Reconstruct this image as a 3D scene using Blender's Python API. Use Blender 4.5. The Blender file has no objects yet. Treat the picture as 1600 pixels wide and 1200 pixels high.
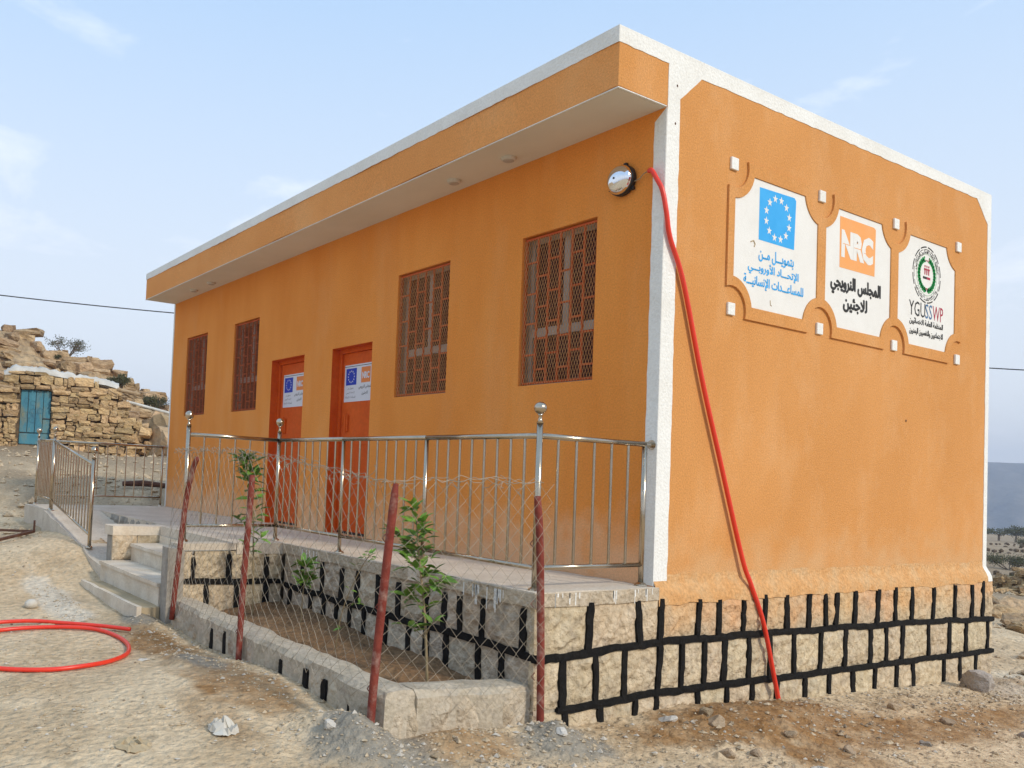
import bpy, math, random
import numpy as np
from mathutils import Vector, Matrix, geometry

random.seed(7)
np.random.seed(7)
R = math.radians
scn = bpy.context.scene
COL = scn.collection

# ------------------------------------------------------------------ camera
cam_d = bpy.data.cameras.new('camera')
cam = bpy.data.objects.new('camera', cam_d)
COL.objects.link(cam)
yaw, pitch, roll = R(58.177), R(2.179), R(2.478)
CAM = Vector((3.826, -4.858, 0.680))
Fw = Vector((-math.sin(yaw) * math.cos(pitch), math.cos(yaw) * math.cos(pitch), math.sin(pitch)))
Rt = Vector((math.cos(yaw), math.sin(yaw), 0))
Up = Rt.cross(Fw)
R2 = Rt * math.cos(roll) + Up * math.sin(roll)
U2 = -Rt * math.sin(roll) + Up * math.cos(roll)
cam.matrix_world = Matrix(((R2.x, U2.x, -Fw.x, CAM.x), (R2.y, U2.y, -Fw.y, CAM.y), (R2.z, U2.z, -Fw.z, CAM.z), (0, 0, 0, 1)))
cam_d.sensor_width = 36
cam_d.lens = 1335.294 * 36 / 1600
cam_d.shift_x = (800 - 542.06) / 1600
cam_d.shift_y = (686.62 - 600) / 1600
cam_d.clip_start = 0.05
cam_d.clip_end = 20000
scn.camera = cam

# ------------------------------------------------------------------ world
SUN_AZ, SUN_EL = 13.0, 33.0
w = bpy.data.worlds.new('World')
scn.world = w
w.use_nodes = True
nt = w.node_tree
nt.nodes.clear()
N = nt.nodes.new
L = nt.links.new
out = N('ShaderNodeOutputWorld')
bg = N('ShaderNodeBackground')
sky = N('ShaderNodeTexSky')
sky.sky_type = 'NISHITA'
sky.sun_disc = False
sky.sun_elevation = R(SUN_EL)
sky.sun_rotation = R(90 - SUN_AZ)
sky.altitude = 1500
sky.air_density = 1.0
sky.dust_density = 2.0
sky.ozone_density = 1.5
bg.inputs['Strength'].default_value = 0.138
tc = N('ShaderNodeTexCoord')
# thin high veil + a few soft wisps, over the whole sky
mp = N('ShaderNodeMapping')
mp.inputs['Scale'].default_value = (1.0, 1.0, 2.6)
L(tc.outputs['Generated'], mp.inputs['Vector'])
nz = N('ShaderNodeTexNoise')
nz.inputs['Scale'].default_value = 4.0
nz.inputs['Detail'].default_value = 6
nz.inputs['Roughness'].default_value = 0.62
nz.inputs['Distortion'].default_value = 0.4
L(mp.outputs[0], nz.inputs['Vector'])
rp = N('ShaderNodeValToRGB')
rp.color_ramp.elements[0].position = 0.56
rp.color_ramp.elements[0].color = (0, 0, 0, 1)
rp.color_ramp.elements[1].position = 0.72
rp.color_ramp.elements[1].color = (0.45, 0.45, 0.45, 1)
L(nz.outputs['Fac'], rp.inputs['Fac'])
veil = N('ShaderNodeMixRGB')
veil.inputs['Fac'].default_value = 0.90
veil.inputs['Color2'].default_value = (2.5, 3.5, 4.85, 1)
L(sky.outputs[0], veil.inputs['Color1'])
sx = N('ShaderNodeSeparateXYZ')
L(tc.outputs['Generated'], sx.inputs[0])
hz = N('ShaderNodeMapRange')
hz.inputs['From Min'].default_value = 0.0
hz.inputs['From Max'].default_value = 0.50
hz.inputs['To Min'].default_value = 0.92
hz.inputs['To Max'].default_value = 0.0
L(sx.outputs['Z'], hz.inputs['Value'])
hmix = N('ShaderNodeMixRGB')
hmix.inputs['Color2'].default_value = (4.9, 4.95, 4.9, 1)
L(hz.outputs[0], hmix.inputs['Fac'])
L(veil.outputs[0], hmix.inputs['Color1'])
cl = N('ShaderNodeMixRGB')
cl.inputs['Color2'].default_value = (5.6, 5.7, 6.1, 1)
L(rp.outputs[0], cl.inputs['Fac'])
L(hmix.outputs[0], cl.inputs['Color1'])
L(cl.outputs[0], bg.inputs['Color'])
L(bg.outputs[0], out.inputs['Surface'])

# ------------------------------------------------------------------ sun
sd = bpy.data.lights.new('sun', 'SUN')
sd.energy = 1.65
sd.angle = R(7)
sd.color = (1.0, 0.92, 0.80)
so = bpy.data.objects.new('sun', sd)
COL.objects.link(so)
sdir = Vector((math.cos(R(SUN_EL)) * math.cos(R(SUN_AZ)), math.cos(R(SUN_EL)) * math.sin(R(SUN_AZ)), math.sin(R(SUN_EL))))
so.rotation_euler = sdir.to_track_quat('Z', 'Y').to_euler()
so.location = (20, 5, 15)

scn.view_settings.view_transform = 'Standard'
scn.view_settings.look = 'None'
scn.view_settings.exposure = 0.70
scn.view_settings.gamma = 1.0
scn.view_settings.use_curve_mapping = False
scn.render.engine = 'CYCLES'
scn.cycles.max_bounces = 8
scn.cycles.volume_bounces = 0

# ================================================================== noise
def _h(ix, iy, s):
    n = (ix.astype(np.int64) * 374761393 + iy.astype(np.int64) * 668265263 + s * 974634777) & 0xFFFFFFFF
    n = ((n ^ (n >> 13)) * 1274126177) & 0xFFFFFFFF
    return ((n ^ (n >> 16)) & 0xFFFF) / 65535.0
def vn(x, y, s=0):
    x = np.asarray(x, float); y = np.asarray(y, float)
    ix = np.floor(x); iy = np.floor(y)
    fx = x - ix; fy = y - iy
    fx = fx * fx * fx * (fx * (fx * 6 - 15) + 10); fy = fy * fy * fy * (fy * (fy * 6 - 15) + 10)
    a = _h(ix, iy, s); b = _h(ix + 1, iy, s); c = _h(ix, iy + 1, s); d = _h(ix + 1, iy + 1, s)
    return (a + (b - a) * fx + (c - a) * fy + (a - b - c + d) * fx * fy) * 2 - 1
def fbm(x, y, s=0, o=4, g=0.5):
    t = 0; a = 1.0; n = 0
    for i in range(o):
        t = t + a * vn(np.asarray(x) * 2 ** i + 17.3 * i, np.asarray(y) * 2 ** i - 9.1 * i, s + i); n += a; a *= g
    return t / n
def sstep(a, b, x):
    t = np.clip((x - a) / (b - a), 0, 1)
    return t * t * (3 - 2 * t)

# ================================================================== materials
def mat(name, c1, c2=None, scale=3.0, rough=0.9, bump=0.0, bscale=60.0, metal=0.0, coord='pos', rnd=0.0,
        c3=None, s3=0.6, f3=0.0, detail=5, grain=0.0, spec=0.3, stretch=None, attr=None, bdist=0.01, lo=0.35, hi=0.65, zstain=None):
    m = bpy.data.materials.new(name)
    m.use_nodes = True
    t = m.node_tree
    b = t.nodes['Principled BSDF']
    n = t.nodes.new; l = t.links.new
    b.inputs['Roughness'].default_value = rough
    b.inputs['Metallic'].default_value = metal
    b.inputs['Specular IOR Level'].default_value = spec
    if coord == 'pos':
        g = n('ShaderNodeNewGeometry'); src = g.outputs['Position']
    else:
        g = n('ShaderNodeTexCoord'); src = g.outputs['Object']
        if rnd > 0:
            oi0 = n('ShaderNodeObjectInfo'); ad = n('ShaderNodeVectorMath'); ad.operation = 'ADD'
            mu = n('ShaderNodeMath'); mu.operation = 'MULTIPLY'; mu.inputs[1].default_value = 40
            l(oi0.outputs['Random'], mu.inputs[0]); l(src, ad.inputs[0]); l(mu.outputs[0], ad.inputs[1]); src = ad.outputs[0]
    if stretch:
        mpn = n('ShaderNodeMapping'); mpn.inputs['Scale'].default_value = stretch
        l(src, mpn.inputs['Vector']); srcs = mpn.outputs[0]
    else:
        srcs = src
    col = None
    if c2 is None: c2 = c1
    nz = n('ShaderNodeTexNoise'); nz.inputs['Scale'].default_value = scale; nz.inputs['Detail'].default_value = detail
    nz.inputs['Roughness'].default_value = 0.6
    l(srcs, nz.inputs['Vector'])
    mr = n('ShaderNodeMapRange'); mr.inputs['From Min'].default_value = lo; mr.inputs['From Max'].default_value = hi
    l(nz.outputs['Fac'], mr.inputs['Value'])
    mx = n('ShaderNodeMixRGB'); mx.inputs['Color1'].default_value = (*c1, 1); mx.inputs['Color2'].default_value = (*c2, 1)
    l(mr.outputs[0], mx.inputs['Fac']); col = mx.outputs[0]
    if c3 is not None:
        n3 = n('ShaderNodeTexNoise'); n3.inputs['Scale'].default_value = s3; n3.inputs['Detail'].default_value = 7; n3.inputs['Roughness'].default_value = 0.65
        l(srcs, n3.inputs['Vector'])
        m3 = n('ShaderNodeMapRange'); m3.inputs['From Min'].default_value = 0.5; m3.inputs['From Max'].default_value = 0.68
        m3.inputs['To Max'].default_value = f3
        l(n3.outputs['Fac'], m3.inputs['Value'])
        x3 = n('ShaderNodeMixRGB'); x3.inputs['Color2'].default_value = (*c3, 1)
        l(m3.outputs[0], x3.inputs['Fac']); l(col, x3.inputs['Color1']); col = x3.outputs[0]
    if attr:
        for an, ac in attr:
            at = n('ShaderNodeAttribute'); at.attribute_name = an
            xa = n('ShaderNodeMixRGB'); xa.inputs['Color2'].default_value = (*ac, 1)
            l(at.outputs['Fac'], xa.inputs['Fac']); l(col, xa.inputs['Color1']); col = xa.outputs[0]
    if zstain:
        zc, za, zb, zamt = zstain
        gp = n('ShaderNodeNewGeometry'); sp = n('ShaderNodeSeparateXYZ'); l(gp.outputs['Position'], sp.inputs[0])
        zn = n('ShaderNodeTexNoise'); zn.inputs['Scale'].default_value = 4.5; zn.inputs['Detail'].default_value = 6; l(gp.outputs['Position'], zn.inputs['Vector'])
        zs = n('ShaderNodeMath'); zs.operation = 'MULTIPLY_ADD'; zs.inputs[1].default_value = abs(zb - za) * 1.6; zs.inputs[2].default_value = -abs(zb - za) * .8
        l(zn.outputs['Fac'], zs.inputs[0]); za2 = n('ShaderNodeMath'); l(sp.outputs['Z'], za2.inputs[0]); l(zs.outputs[0], za2.inputs[1])
        zm = n('ShaderNodeMapRange'); zm.interpolation_type = 'SMOOTHSTEP'; zm.inputs['From Min'].default_value = za; zm.inputs['From Max'].default_value = zb; zm.inputs['To Min'].default_value = zamt; zm.inputs['To Max'].default_value = 0
        l(za2.outputs[0], zm.inputs['Value']); xz = n('ShaderNodeMixRGB'); xz.inputs['Color2'].default_value = (*zc, 1)
        l(zm.outputs[0], xz.inputs['Fac']); l(col, xz.inputs['Color1']); col = xz.outputs[0]
    if grain > 0:
        ng = n('ShaderNodeTexNoise'); ng.inputs['Scale'].default_value = bscale * 0.9; ng.inputs['Detail'].default_value = 3
        l(src, ng.inputs['Vector'])
        mg = n('ShaderNodeMapRange'); mg.inputs['From Min'].default_value = 0.3; mg.inputs['From Max'].default_value = 0.7
        mg.inputs['To Min'].default_value = 1 - grain; mg.inputs['To Max'].default_value = 1 + grain
        l(ng.outputs['Fac'], mg.inputs['Value'])
        hs = n('ShaderNodeHueSaturation'); l(mg.outputs[0], hs.inputs['Value']); l(col, hs.inputs['Color']); col = hs.outputs[0]
    if rnd > 0:
        oi = n('ShaderNodeObjectInfo')
        mo = n('ShaderNodeMapRange'); mo.inputs['To Min'].default_value = 1 - rnd; mo.inputs['To Max'].default_value = 1 + rnd
        l(oi.outputs['Random'], mo.inputs['Value'])
        h2 = n('ShaderNodeHueSaturation'); l(mo.outputs[0], h2.inputs['Value']); l(col, h2.inputs['Color'])
        m2 = n('ShaderNodeMapRange'); m2.inputs['To Min'].default_value = 0.492; m2.inputs['To Max'].default_value = 0.503
        mo2 = n('ShaderNodeMath'); mo2.operation = 'FRACT'; mo3 = n('ShaderNodeMath'); mo3.operation = 'MULTIPLY'; mo3.inputs[1].default_value = 13.7
        l(oi.outputs['Random'], mo3.inputs[0]); l(mo3.outputs[0], mo2.inputs[0]); l(mo2.outputs[0], m2.inputs['Value']); l(m2.outputs[0], h2.inputs['Hue'])
        col = h2.outputs[0]
    l(col, b.inputs['Base Color'])
    if bump > 0:
        nb = n('ShaderNodeTexNoise'); nb.inputs['Scale'].default_value = bscale; nb.inputs['Detail'].default_value = 4
        l(src, nb.inputs['Vector'])
        bp = n('ShaderNodeBump'); bp.inputs['Strength'].default_value = bump; bp.inputs['Distance'].default_value = bdist
        l(nb.outputs['Fac'], bp.inputs['Height']); l(bp.outputs[0], b.inputs['Normal'])
    return m

M = {}
M['orange'] = mat('orange_plaster', (0.60, 0.265, 0.074), (0.655, 0.30, 0.092), scale=1.3, rough=0.92, bump=0.6, bscale=85, c3=(0.72, 0.41, 0.19), s3=2.4, f3=0.30, grain=0.12, bdist=0.009, stretch=(1, 1, .6), zstain=((.64, .40, .20), -.1, .45, .6))
M['orange_shade_fascia'] = mat('orange_fascia_shade_tone', (0.74, 0.305, 0.085), (0.79, 0.345, 0.105), scale=1.6, rough=0.92, bump=0.6, bscale=85, c3=(0.78, 0.42, 0.18), s3=1.5, f3=0.3, grain=0.12, bdist=0.009)  # wall paint again, with the shaded eaves tone put into its colour
M['orange_shade_front'] = mat('orange_streaked_shade_tone', (0.76, 0.26, 0.043), (0.82, 0.305, 0.06), scale=2.0, rough=0.92, bump=0.6, bscale=85, c3=(0.82, 0.39, 0.14), s3=1.6, f3=0.30, grain=0.11, stretch=(1, 1, 0.3), bdist=0.009, zstain=((.80, .47, .26), 0, .6, .85))  # same paint as the side wall; its shaded look is put into the colour
M['orange_dusty'] = mat('dusty_orange_plaster', (0.62, 0.32, 0.12), (0.65, 0.38, 0.17), scale=7, rough=0.95, bump=0.9, bscale=45, c3=(0.58, 0.40, 0.22), s3=3.5, f3=0.6, grain=0.16, bdist=0.016)
M['white'] = mat('white_paint', (0.84, 0.83, 0.78), (0.79, 0.77, 0.71), scale=2.5, rough=0.85, bump=0.6, bscale=60, c3=(0.60, 0.55, 0.46), s3=1.8, f3=0.25, grain=0.06)
M['soffit'] = mat('soffit_paint', (0.74, 0.69, 0.60), (0.68, 0.63, 0.54), scale=1.2, rough=0.9, bump=0.1, bscale=40)
M['concrete'] = mat('veranda_concrete', (0.57, 0.485, 0.375), (0.67, 0.585, 0.47), scale=3, rough=0.92, bump=0.5, bscale=50, c3=(0.46, 0.38, 0.28), s3=1.6, f3=0.55, grain=0.12)
M['step'] = mat('step_concrete', (0.64, 0.54, 0.41), (0.74, 0.65, 0.52), scale=5, rough=0.9, bump=0.35, bscale=50, c3=(0.55, 0.43, 0.29), s3=2.0, f3=0.6, grain=0.08)
M['mortar'] = mat('mortar', (0.40, 0.34, 0.25), (0.50, 0.43, 0.32), scale=8, rough=0.95, bump=0.8, bscale=45, grain=0.15)
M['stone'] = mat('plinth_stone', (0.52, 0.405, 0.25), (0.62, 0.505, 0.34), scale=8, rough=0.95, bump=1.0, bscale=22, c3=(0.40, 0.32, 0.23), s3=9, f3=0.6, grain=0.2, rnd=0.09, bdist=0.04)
M['stone_shade'] = mat('plinth_stone_shade_tone', (0.44, 0.365, 0.265), (0.54, 0.455, 0.335), scale=8, rough=0.95, bump=1.0, bscale=22, c3=(0.46, 0.27, 0.15), s3=2.2, f3=0.3, grain=0.2, rnd=0.12, bdist=0.04)  # same stone as the sunny faces, with the front's shade coloured in
M['joint'] = mat('black_pointing', (0.006, 0.0055, 0.005), (0.014, 0.012, 0.010), scale=20, rough=0.8, bump=0.6, bscale=50, spec=.15)
M['door'] = mat('orange_red_door_paint', (0.60, 0.085, 0.008), (0.66, 0.11, 0.013), scale=3, rough=0.6, bump=0.08, bscale=30, spec=0.15, grain=0.07)
M['grille'] = mat('grille_red_oxide', (0.52, 0.085, 0.022), (0.62, 0.13, 0.035), scale=8, rough=0.7, spec=0.15)
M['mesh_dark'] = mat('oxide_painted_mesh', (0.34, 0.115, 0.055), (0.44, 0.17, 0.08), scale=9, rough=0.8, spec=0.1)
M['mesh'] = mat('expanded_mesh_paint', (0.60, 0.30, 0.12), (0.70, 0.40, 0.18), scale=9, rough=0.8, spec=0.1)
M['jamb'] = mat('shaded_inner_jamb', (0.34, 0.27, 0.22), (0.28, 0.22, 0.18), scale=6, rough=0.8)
M['frame'] = mat('window_frame_white', (0.50, 0.45, 0.39), (0.42, 0.37, 0.32), scale=6, rough=0.6)
M['curtain'] = mat('maroon_curtain', (0.10, 0.014, 0.008), (0.05, 0.008, 0.006), scale=14, rough=0.9, stretch=(1, 1, 0.15), spec=.05)
M['steel'] = mat('stainless_steel', (0.56, 0.47, 0.36), (0.46, 0.38, 0.28), scale=5, rough=0.20, metal=1.0, bump=0.03, bscale=25)  # warm reflection of the ground is tinted into the steel
M['oxide'] = mat('red_oxide_pipe', (0.17, 0.030, 0.020), (0.25, 0.055, 0.036), scale=14, rough=0.75, c3=(0.36, 0.24, 0.19), s3=9, f3=0.9, bump=0.5, bscale=60, coord='obj', spec=.2)
M['wire'] = mat('galvanised_wire', (0.30, 0.25, 0.18), (0.40, 0.34, 0.26), scale=9, rough=0.6, metal=0.2)
M['red'] = mat('red_plastic_hose', (0.80, 0.045, 0.018), (0.74, 0.04, 0.018), scale=6, rough=0.35, spec=0.5)
M['chrome'] = mat('chrome', (0.85, 0.85, 0.86), rough=0.04, metal=1.0)
M['black'] = mat('black_plastic', (0.014, 0.013, 0.013), rough=0.45, spec=0.5)
M['lamp'] = mat('lamp_housing_white', (0.62, 0.57, 0.50), rough=0.5)
M['signwhite'] = mat('sign_white_paint', (0.80, 0.78, 0.73), (0.77, 0.745, 0.69), scale=3, rough=0.75, bump=0.15, bscale=50, c3=(0.60, 0.56, 0.5), s3=5, f3=0.15)
M['skyblue'] = mat('flag_sky_blue_paint', (0.035, 0.36, 0.76), (0.05, 0.40, 0.80), scale=5, rough=0.6)
M['navy'] = mat('flag_dark_blue_print', (0.015, 0.05, 0.42), rough=0.5)
M['logo_orange'] = mat('logo_orange_paint', (0.86, 0.36, 0.10), (0.84, 0.38, 0.13), scale=5, rough=0.6)
M['print_orange'] = mat('logo_orange_print', (0.75, 0.23, 0.06), rough=0.5)
M['ink'] = mat('black_lettering_paint', (0.03, 0.027, 0.022), rough=0.6)
M['green'] = mat('green_emblem_paint', (0.008, 0.25, 0.05), rough=0.6)
M['crimson'] = mat('crimson_emblem_paint', (0.40, 0.02, 0.05), rough=0.6)
M['letterblue'] = mat('blue_grey_lettering', (0.07, 0.16, 0.30), rough=0.6)
M['poster'] = mat('poster_sheet', (0.66, 0.67, 0.72), rough=0.4, spec=0.5)
M['leaf'] = mat('leaf_green', (0.075, 0.17, 0.02), (0.17, 0.30, 0.045), scale=9, rough=0.5, coord='obj', rnd=0.40, spec=0.3)
M['stem'] = mat('sapling_stem', (0.30, 0.22, 0.12), (0.22, 0.17, 0.09), scale=20, rough=0.85)
M['soil'] = mat('planter_soil', (0.19, 0.105, 0.048), (0.29, 0.175, 0.088), scale=6, rough=1.0, bump=1.0, bscale=28, grain=0.3, c3=(0.12, 0.065, 0.03), s3=3, f3=0.6, bdist=0.03)
M['ground'] = mat('sandy_ground', (0.54, 0.395, 0.235), (0.67, 0.52, 0.335), scale=1.1, rough=1.0, bump=1.0, bscale=20, grain=0.2, c3=(0.41, 0.30, 0.175), s3=2.6, f3=0.7, bdist=0.04,
                  attr=[('field', (0.29, 0.21, 0.13)), ('rust', (0.29, 0.155, 0.058)), ('cement', (0.27, 0.24, 0.19)), ('pale', (0.68, 0.61, 0.49))])
M['hill'] = mat('sandstone_hill', (0.36, 0.25, 0.14), (0.50, 0.36, 0.21), scale=1.3, rough=1.0, bump=1.0, bscale=4, grain=0.2, c3=(0.20, 0.14, 0.09), s3=1.8, f3=0.7, bdist=0.25, stretch=(1, 1, 3.5))
M['hillrock'] = mat('sandstone_block', (0.38, 0.26, 0.14), (0.52, 0.37, 0.21), scale=2, rough=1.0, bump=1.0, bscale=7, grain=0.2, rnd=0.22, coord='obj', c3=(0.27, 0.19, 0.12), s3=2.5, f3=0.7, bdist=0.06)
M['hut'] = mat('hut_sandstone', (0.45, 0.295, 0.135), (0.58, 0.415, 0.215), scale=2, rough=1.0, bump=1.0, bscale=7, grain=0.2, rnd=0.30, coord='obj', c3=(0.33, 0.25, 0.16), s3=1.5, f3=0.75, bdist=0.06)
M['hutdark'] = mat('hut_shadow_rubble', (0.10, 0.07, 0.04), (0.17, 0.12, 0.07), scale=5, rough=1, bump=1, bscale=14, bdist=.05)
M['rock'] = mat('loose_rock', (0.40, 0.29, 0.175), (0.50, 0.39, 0.26), scale=9, rough=1.0, bump=0.9, bscale=30, rnd=0.18, coord='obj', grain=0.15)
M['rockgrey'] = mat('grey_rock', (0.36, 0.31, 0.26), (0.44, 0.39, 0.33), scale=9, rough=1.0, bump=0.9, bscale=30, coord='obj', rnd=0.1, grain=0.15)
M['chip'] = mat('pale_chip', (0.58, 0.54, 0.47), (0.5, 0.46, 0.4), scale=9, rough=0.9, coord='obj')
M['blue_door'] = mat('weathered_blue_door', (0.045, 0.17, 0.235), (0.07, 0.23, 0.29), scale=3, rough=0.7, c3=(0.26, 0.23, 0.11), s3=2.6, f3=0.8, stretch=(1, 1, 0.4), bump=0.2, bscale=20)
M['door_mark'] = mat('faded_dark_motif', (0.05, 0.13, 0.18), rough=0.7)
M['tarp'] = mat('white_tarp', (0.62, 0.60, 0.55), (0.5, 0.48, 0.43), scale=3, rough=0.5, bump=0.6, bscale=6, bdist=0.05)
M['wood'] = mat('old_wood', (0.30, 0.20, 0.11), (0.42, 0.31, 0.19), scale=6, rough=0.9, stretch=(1, 1, 4))
M['paper'] = mat('pale_wrapper', (0.62, 0.58, 0.50), (0.5, 0.45, 0.37), scale=9, rough=0.7)
M['sack'] = mat('tan_card', (0.50, 0.39, 0.24), (0.42, 0.32, 0.19), scale=6, rough=0.9)
M['rust'] = mat('rusty_iron', (0.085, 0.035, 0.022), (0.13, 0.06, 0.035), scale=12, rough=0.8)
M['greenplastic'] = mat('green_plastic', (0.01, 0.20, 0.06), rough=0.5)
M['shrub'] = mat('dusty_shrub', (0.07, 0.075, 0.035), (0.12, 0.12, 0.06), scale=2, rough=1.0)
M['twig'] = mat('grey_twig', (0.17, 0.13, 0.09), rough=1.0)
M['mountain'] = mat('far_mountain', (0.10, 0.09, 0.065), (0.17, 0.145, 0.10), scale=0.03, rough=1, bump=1.0, bscale=0.06, bdist=6, c3=(0.26, 0.22, 0.17), s3=0.05, f3=0.6)
M['cable'] = mat('cable_black', (0.02, 0.02, 0.022), rough=0.6)

# ================================================================== mesh helpers
class MB:
    def __init__(s): s.v = []; s.f = []
    def add(s, vs, fs):
        k = len(s.v); s.v += [tuple(v) for v in vs]; s.f += [tuple(i + k for i in f) for f in fs]
    def box(s, a, b):
        x0, y0, z0 = a; x1, y1, z1 = b
        if x0 > x1: x0, x1 = x1, x0
        if y0 > y1: y0, y1 = y1, y0
        if z0 > z1: z0, z1 = z1, z0
        s.add([(x0, y0, z0), (x1, y0, z0), (x1, y1, z0), (x0, y1, z0), (x0, y0, z1), (x1, y0, z1), (x1, y1, z1), (x0, y1, z1)],
              [(3, 2, 1, 0), (4, 5, 6, 7), (0, 1, 5, 4), (1, 2, 6, 5), (2, 3, 7, 6), (3, 0, 4, 7)])
    def tube(s, pts, r, n=8, cap=True):
        pts = [Vector(p) for p in pts]
        rs = r if isinstance(r, (list, tuple)) else [r] * len(pts)
        vs = []; prev = None
        for i, p in enumerate(pts):
            if i == 0: d = pts[1] - pts[0]
            elif i == len(pts) - 1: d = pts[-1] - pts[-2]
            else: d = (pts[i + 1] - p).normalized() + (p - pts[i - 1]).normalized()
            if d.length < 1e-9: d = Vector((0, 0, 1))
            d.normalize()
            if prev is None:
                a = d.orthogonal().normalized()
            else:
                a = prev - d * prev.dot(d)
                a = a.normalized() if a.length > 1e-6 else d.orthogonal().normalized()
            prev = a; b = d.cross(a)
            for j in range(n):
                t = 2 * math.pi * j / n
                vs.append(p + (a * math.cos(t) + b * math.sin(t)) * rs[i])
        fs = []
        for i in range(len(pts) - 1):
            for j in range(n):
                k = (j + 1) % n
                fs.append((i * n + j, i * n + k, (i + 1) * n + k, (i + 1) * n + j))
        if cap:
            fs.append(tuple(range(n - 1, -1, -1))); m = (len(pts) - 1) * n; fs.append(tuple(range(m, m + n)))
        s.add(vs, fs)
    def sphere(s, c, r, nu=14, nv=9, sc=(1, 1, 1)):
        c = Vector(c); vs = [c + Vector((0, 0, r * sc[2]))]
        for i in range(1, nv):
            t = math.pi * i / nv
            for j in range(nu):
                p = 2 * math.pi * j / nu
                vs.append(c + Vector((r * sc[0] * math.sin(t) * math.cos(p), r * sc[1] * math.sin(t) * math.sin(p), r * sc[2] * math.cos(t))))
        vs.append(c - Vector((0, 0, r * sc[2])))
        fs = [(0, 1 + j, 1 + (j + 1) % nu) for j in range(nu)]
        for i in range(nv - 2):
            for j in range(nu):
                a = 1 + i * nu + j; b = 1 + i * nu + (j + 1) % nu
                fs.append((a, a + nu, b + nu, b))
        l = len(vs) - 1; o = 1 + (nv - 2) * nu
        fs += [(o + (j + 1) % nu, o + j, l) for j in range(nu)]
        s.add(vs, fs)
    def prism(s, poly, t0, t1, fn, holes=()):
        """poly: 2D outline; fn(u, v, t) -> 3D; t0 back, t1 front"""
        loops = [list(poly)] + [list(h) for h in holes]
        flat = [p for lp in loops for p in lp]
        tri = geometry.tessellate_polygon([[Vector((p[0], p[1], 0)) for p in lp] for lp in loops])
        n = len(flat)
        vs = [fn(p[0], p[1], t1) for p in flat] + [fn(p[0], p[1], t0) for p in flat]
        fs = [tuple(t) for t in tri] + [tuple(i + n for i in reversed(t)) for t in tri]
        k = 0
        for lp in loops:
            m = len(lp)
            for i in range(m):
                a = k + i; b = k + (i + 1) % m
                fs.append((a, a + n, b + n, b))
            k += m
        s.add(vs, fs)
    def build(s, name, material, parent=None, smooth=False, bevel=0, loc=None):
        if loc is None:
            loc = parent['_o'] if parent is not None and '_o' in parent.keys() else (0, 0, 0)
        o3 = Vector(loc)
        me = bpy.data.meshes.new(name)
        me.from_pydata([(v[0] - o3[0], v[1] - o3[1], v[2] - o3[2]) for v in s.v], [], s.f)
        me.update()
        if isinstance(material, str): material = M[material]
        me.materials.append(material)
        if smooth:
            me.polygons.foreach_set('use_smooth', [True] * len(me.polygons))
        o = bpy.data.objects.new(name, me)
        COL.objects.link(o)
        if parent is not None:
            o.parent = parent
            if '_o' not in parent.keys() or True:
                # children of meshes inside a thing share the thing's origin
                o['_o'] = [float(c) for c in loc]
        else:
            o.location = o3
            o['_o'] = [float(c) for c in loc]
        if bevel:
            md = o.modifiers.new('bevel', 'BEVEL'); md.width = bevel; md.segments = 2; md.limit_method = 'ANGLE'; md.angle_limit = R(40)
        return o

def recalc(o):
    import bmesh
    bm = bmesh.new(); bm.from_mesh(o.data); bmesh.ops.recalc_face_normals(bm, faces=bm.faces); bm.to_mesh(o.data); bm.free()

def thing(name, label, cat, loc=(0, 0, 0), group=None):
    o = bpy.data.objects.new(name, None)
    COL.objects.link(o)
    o.location = loc
    o.empty_display_size = 0.2
    o['_o'] = [float(c) for c in loc]
    tag(o, label, cat, group)
    return o
def tag(o, label=None, cat=None, group=None, kind=None):
    if label: o['label'] = label
    if cat: o['category'] = cat
    if group: o['group'] = group
    if kind: o['kind'] = kind
    return o

# ================================================================== ground height
CP = [(0.3, -1, -.85), (0.3, 0, -.86), (.3, 1.35, -.93), (.3, 3, -.98), (.3, 5, -1.07), (.3, -2.3, -.76), (-1.2, -2.45, -.655), (-2.3, -2.5, -.74), (-3, -2.5, -.70),
      (-4.2, -2.6, -.66), (-5.3, -2.45, -.56), (-5.9, -2.35, -.33), (-7.5, -2.45, -.28), (-9.7, -2.3, -.24), (-9.8, 0, -.16), (4, -5, -.92),
      (2, -4, -.88), (0, -4.5, -.84), (-3, -5, -.78), (-6, -5, -.66), (-8, -2.9, -.44), (-10, -5, -.42), (8, 3, -1.25), (3, 5, -1.15), (1, 8, -1.25),
      (5, -10, -.95), (-12, -2, -.12), (-12.3, .6, .16), (-16, -1, .38), (-20, 0, .75), (-23.8, -.1, .98), (-23.4, 1.3, 1.05), (-22.9, 3.6, .82),
      (-22.5, 5, 1.0), (-14, 4, .1), (-18, 5, .5), (-9.5, 5, -.35), (-4, 5.5, -.8), (-20, -8, .5), (-12, -9, -.3), (-2.0, 11.5, -1.35), (-7, 25, -2.05),
      (-17, 51, -2.75), (-25, 25, -.9), (10, 20, -2.2), (30, 30, -3), (40, -30, -2), (0, -40, -1), (-40, -40, 1.5), (-45, 10, 2.5), (-48, 60, -1.5), (20, 60, -3.4), (60, 0, -3.5),
      (-48, 135, -4.9), (60, 110, -5), (-110, 110, -3)]
_cp = np.array(CP)
def _tps(r2): return 0.5 * r2 * np.log(r2 + 1e-9)
_n = len(_cp)
_K = _tps(((_cp[:, None, :2] - _cp[None, :, :2]) ** 2).sum(-1)) + np.eye(_n) * 0.02
_Pm = np.c_[np.ones(_n), _cp[:, :2]]
_S = np.linalg.solve(np.block([[_K, _Pm], [_Pm.T, np.zeros((3, 3))]]), np.r_[_cp[:, 2], 0, 0, 0])
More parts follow.
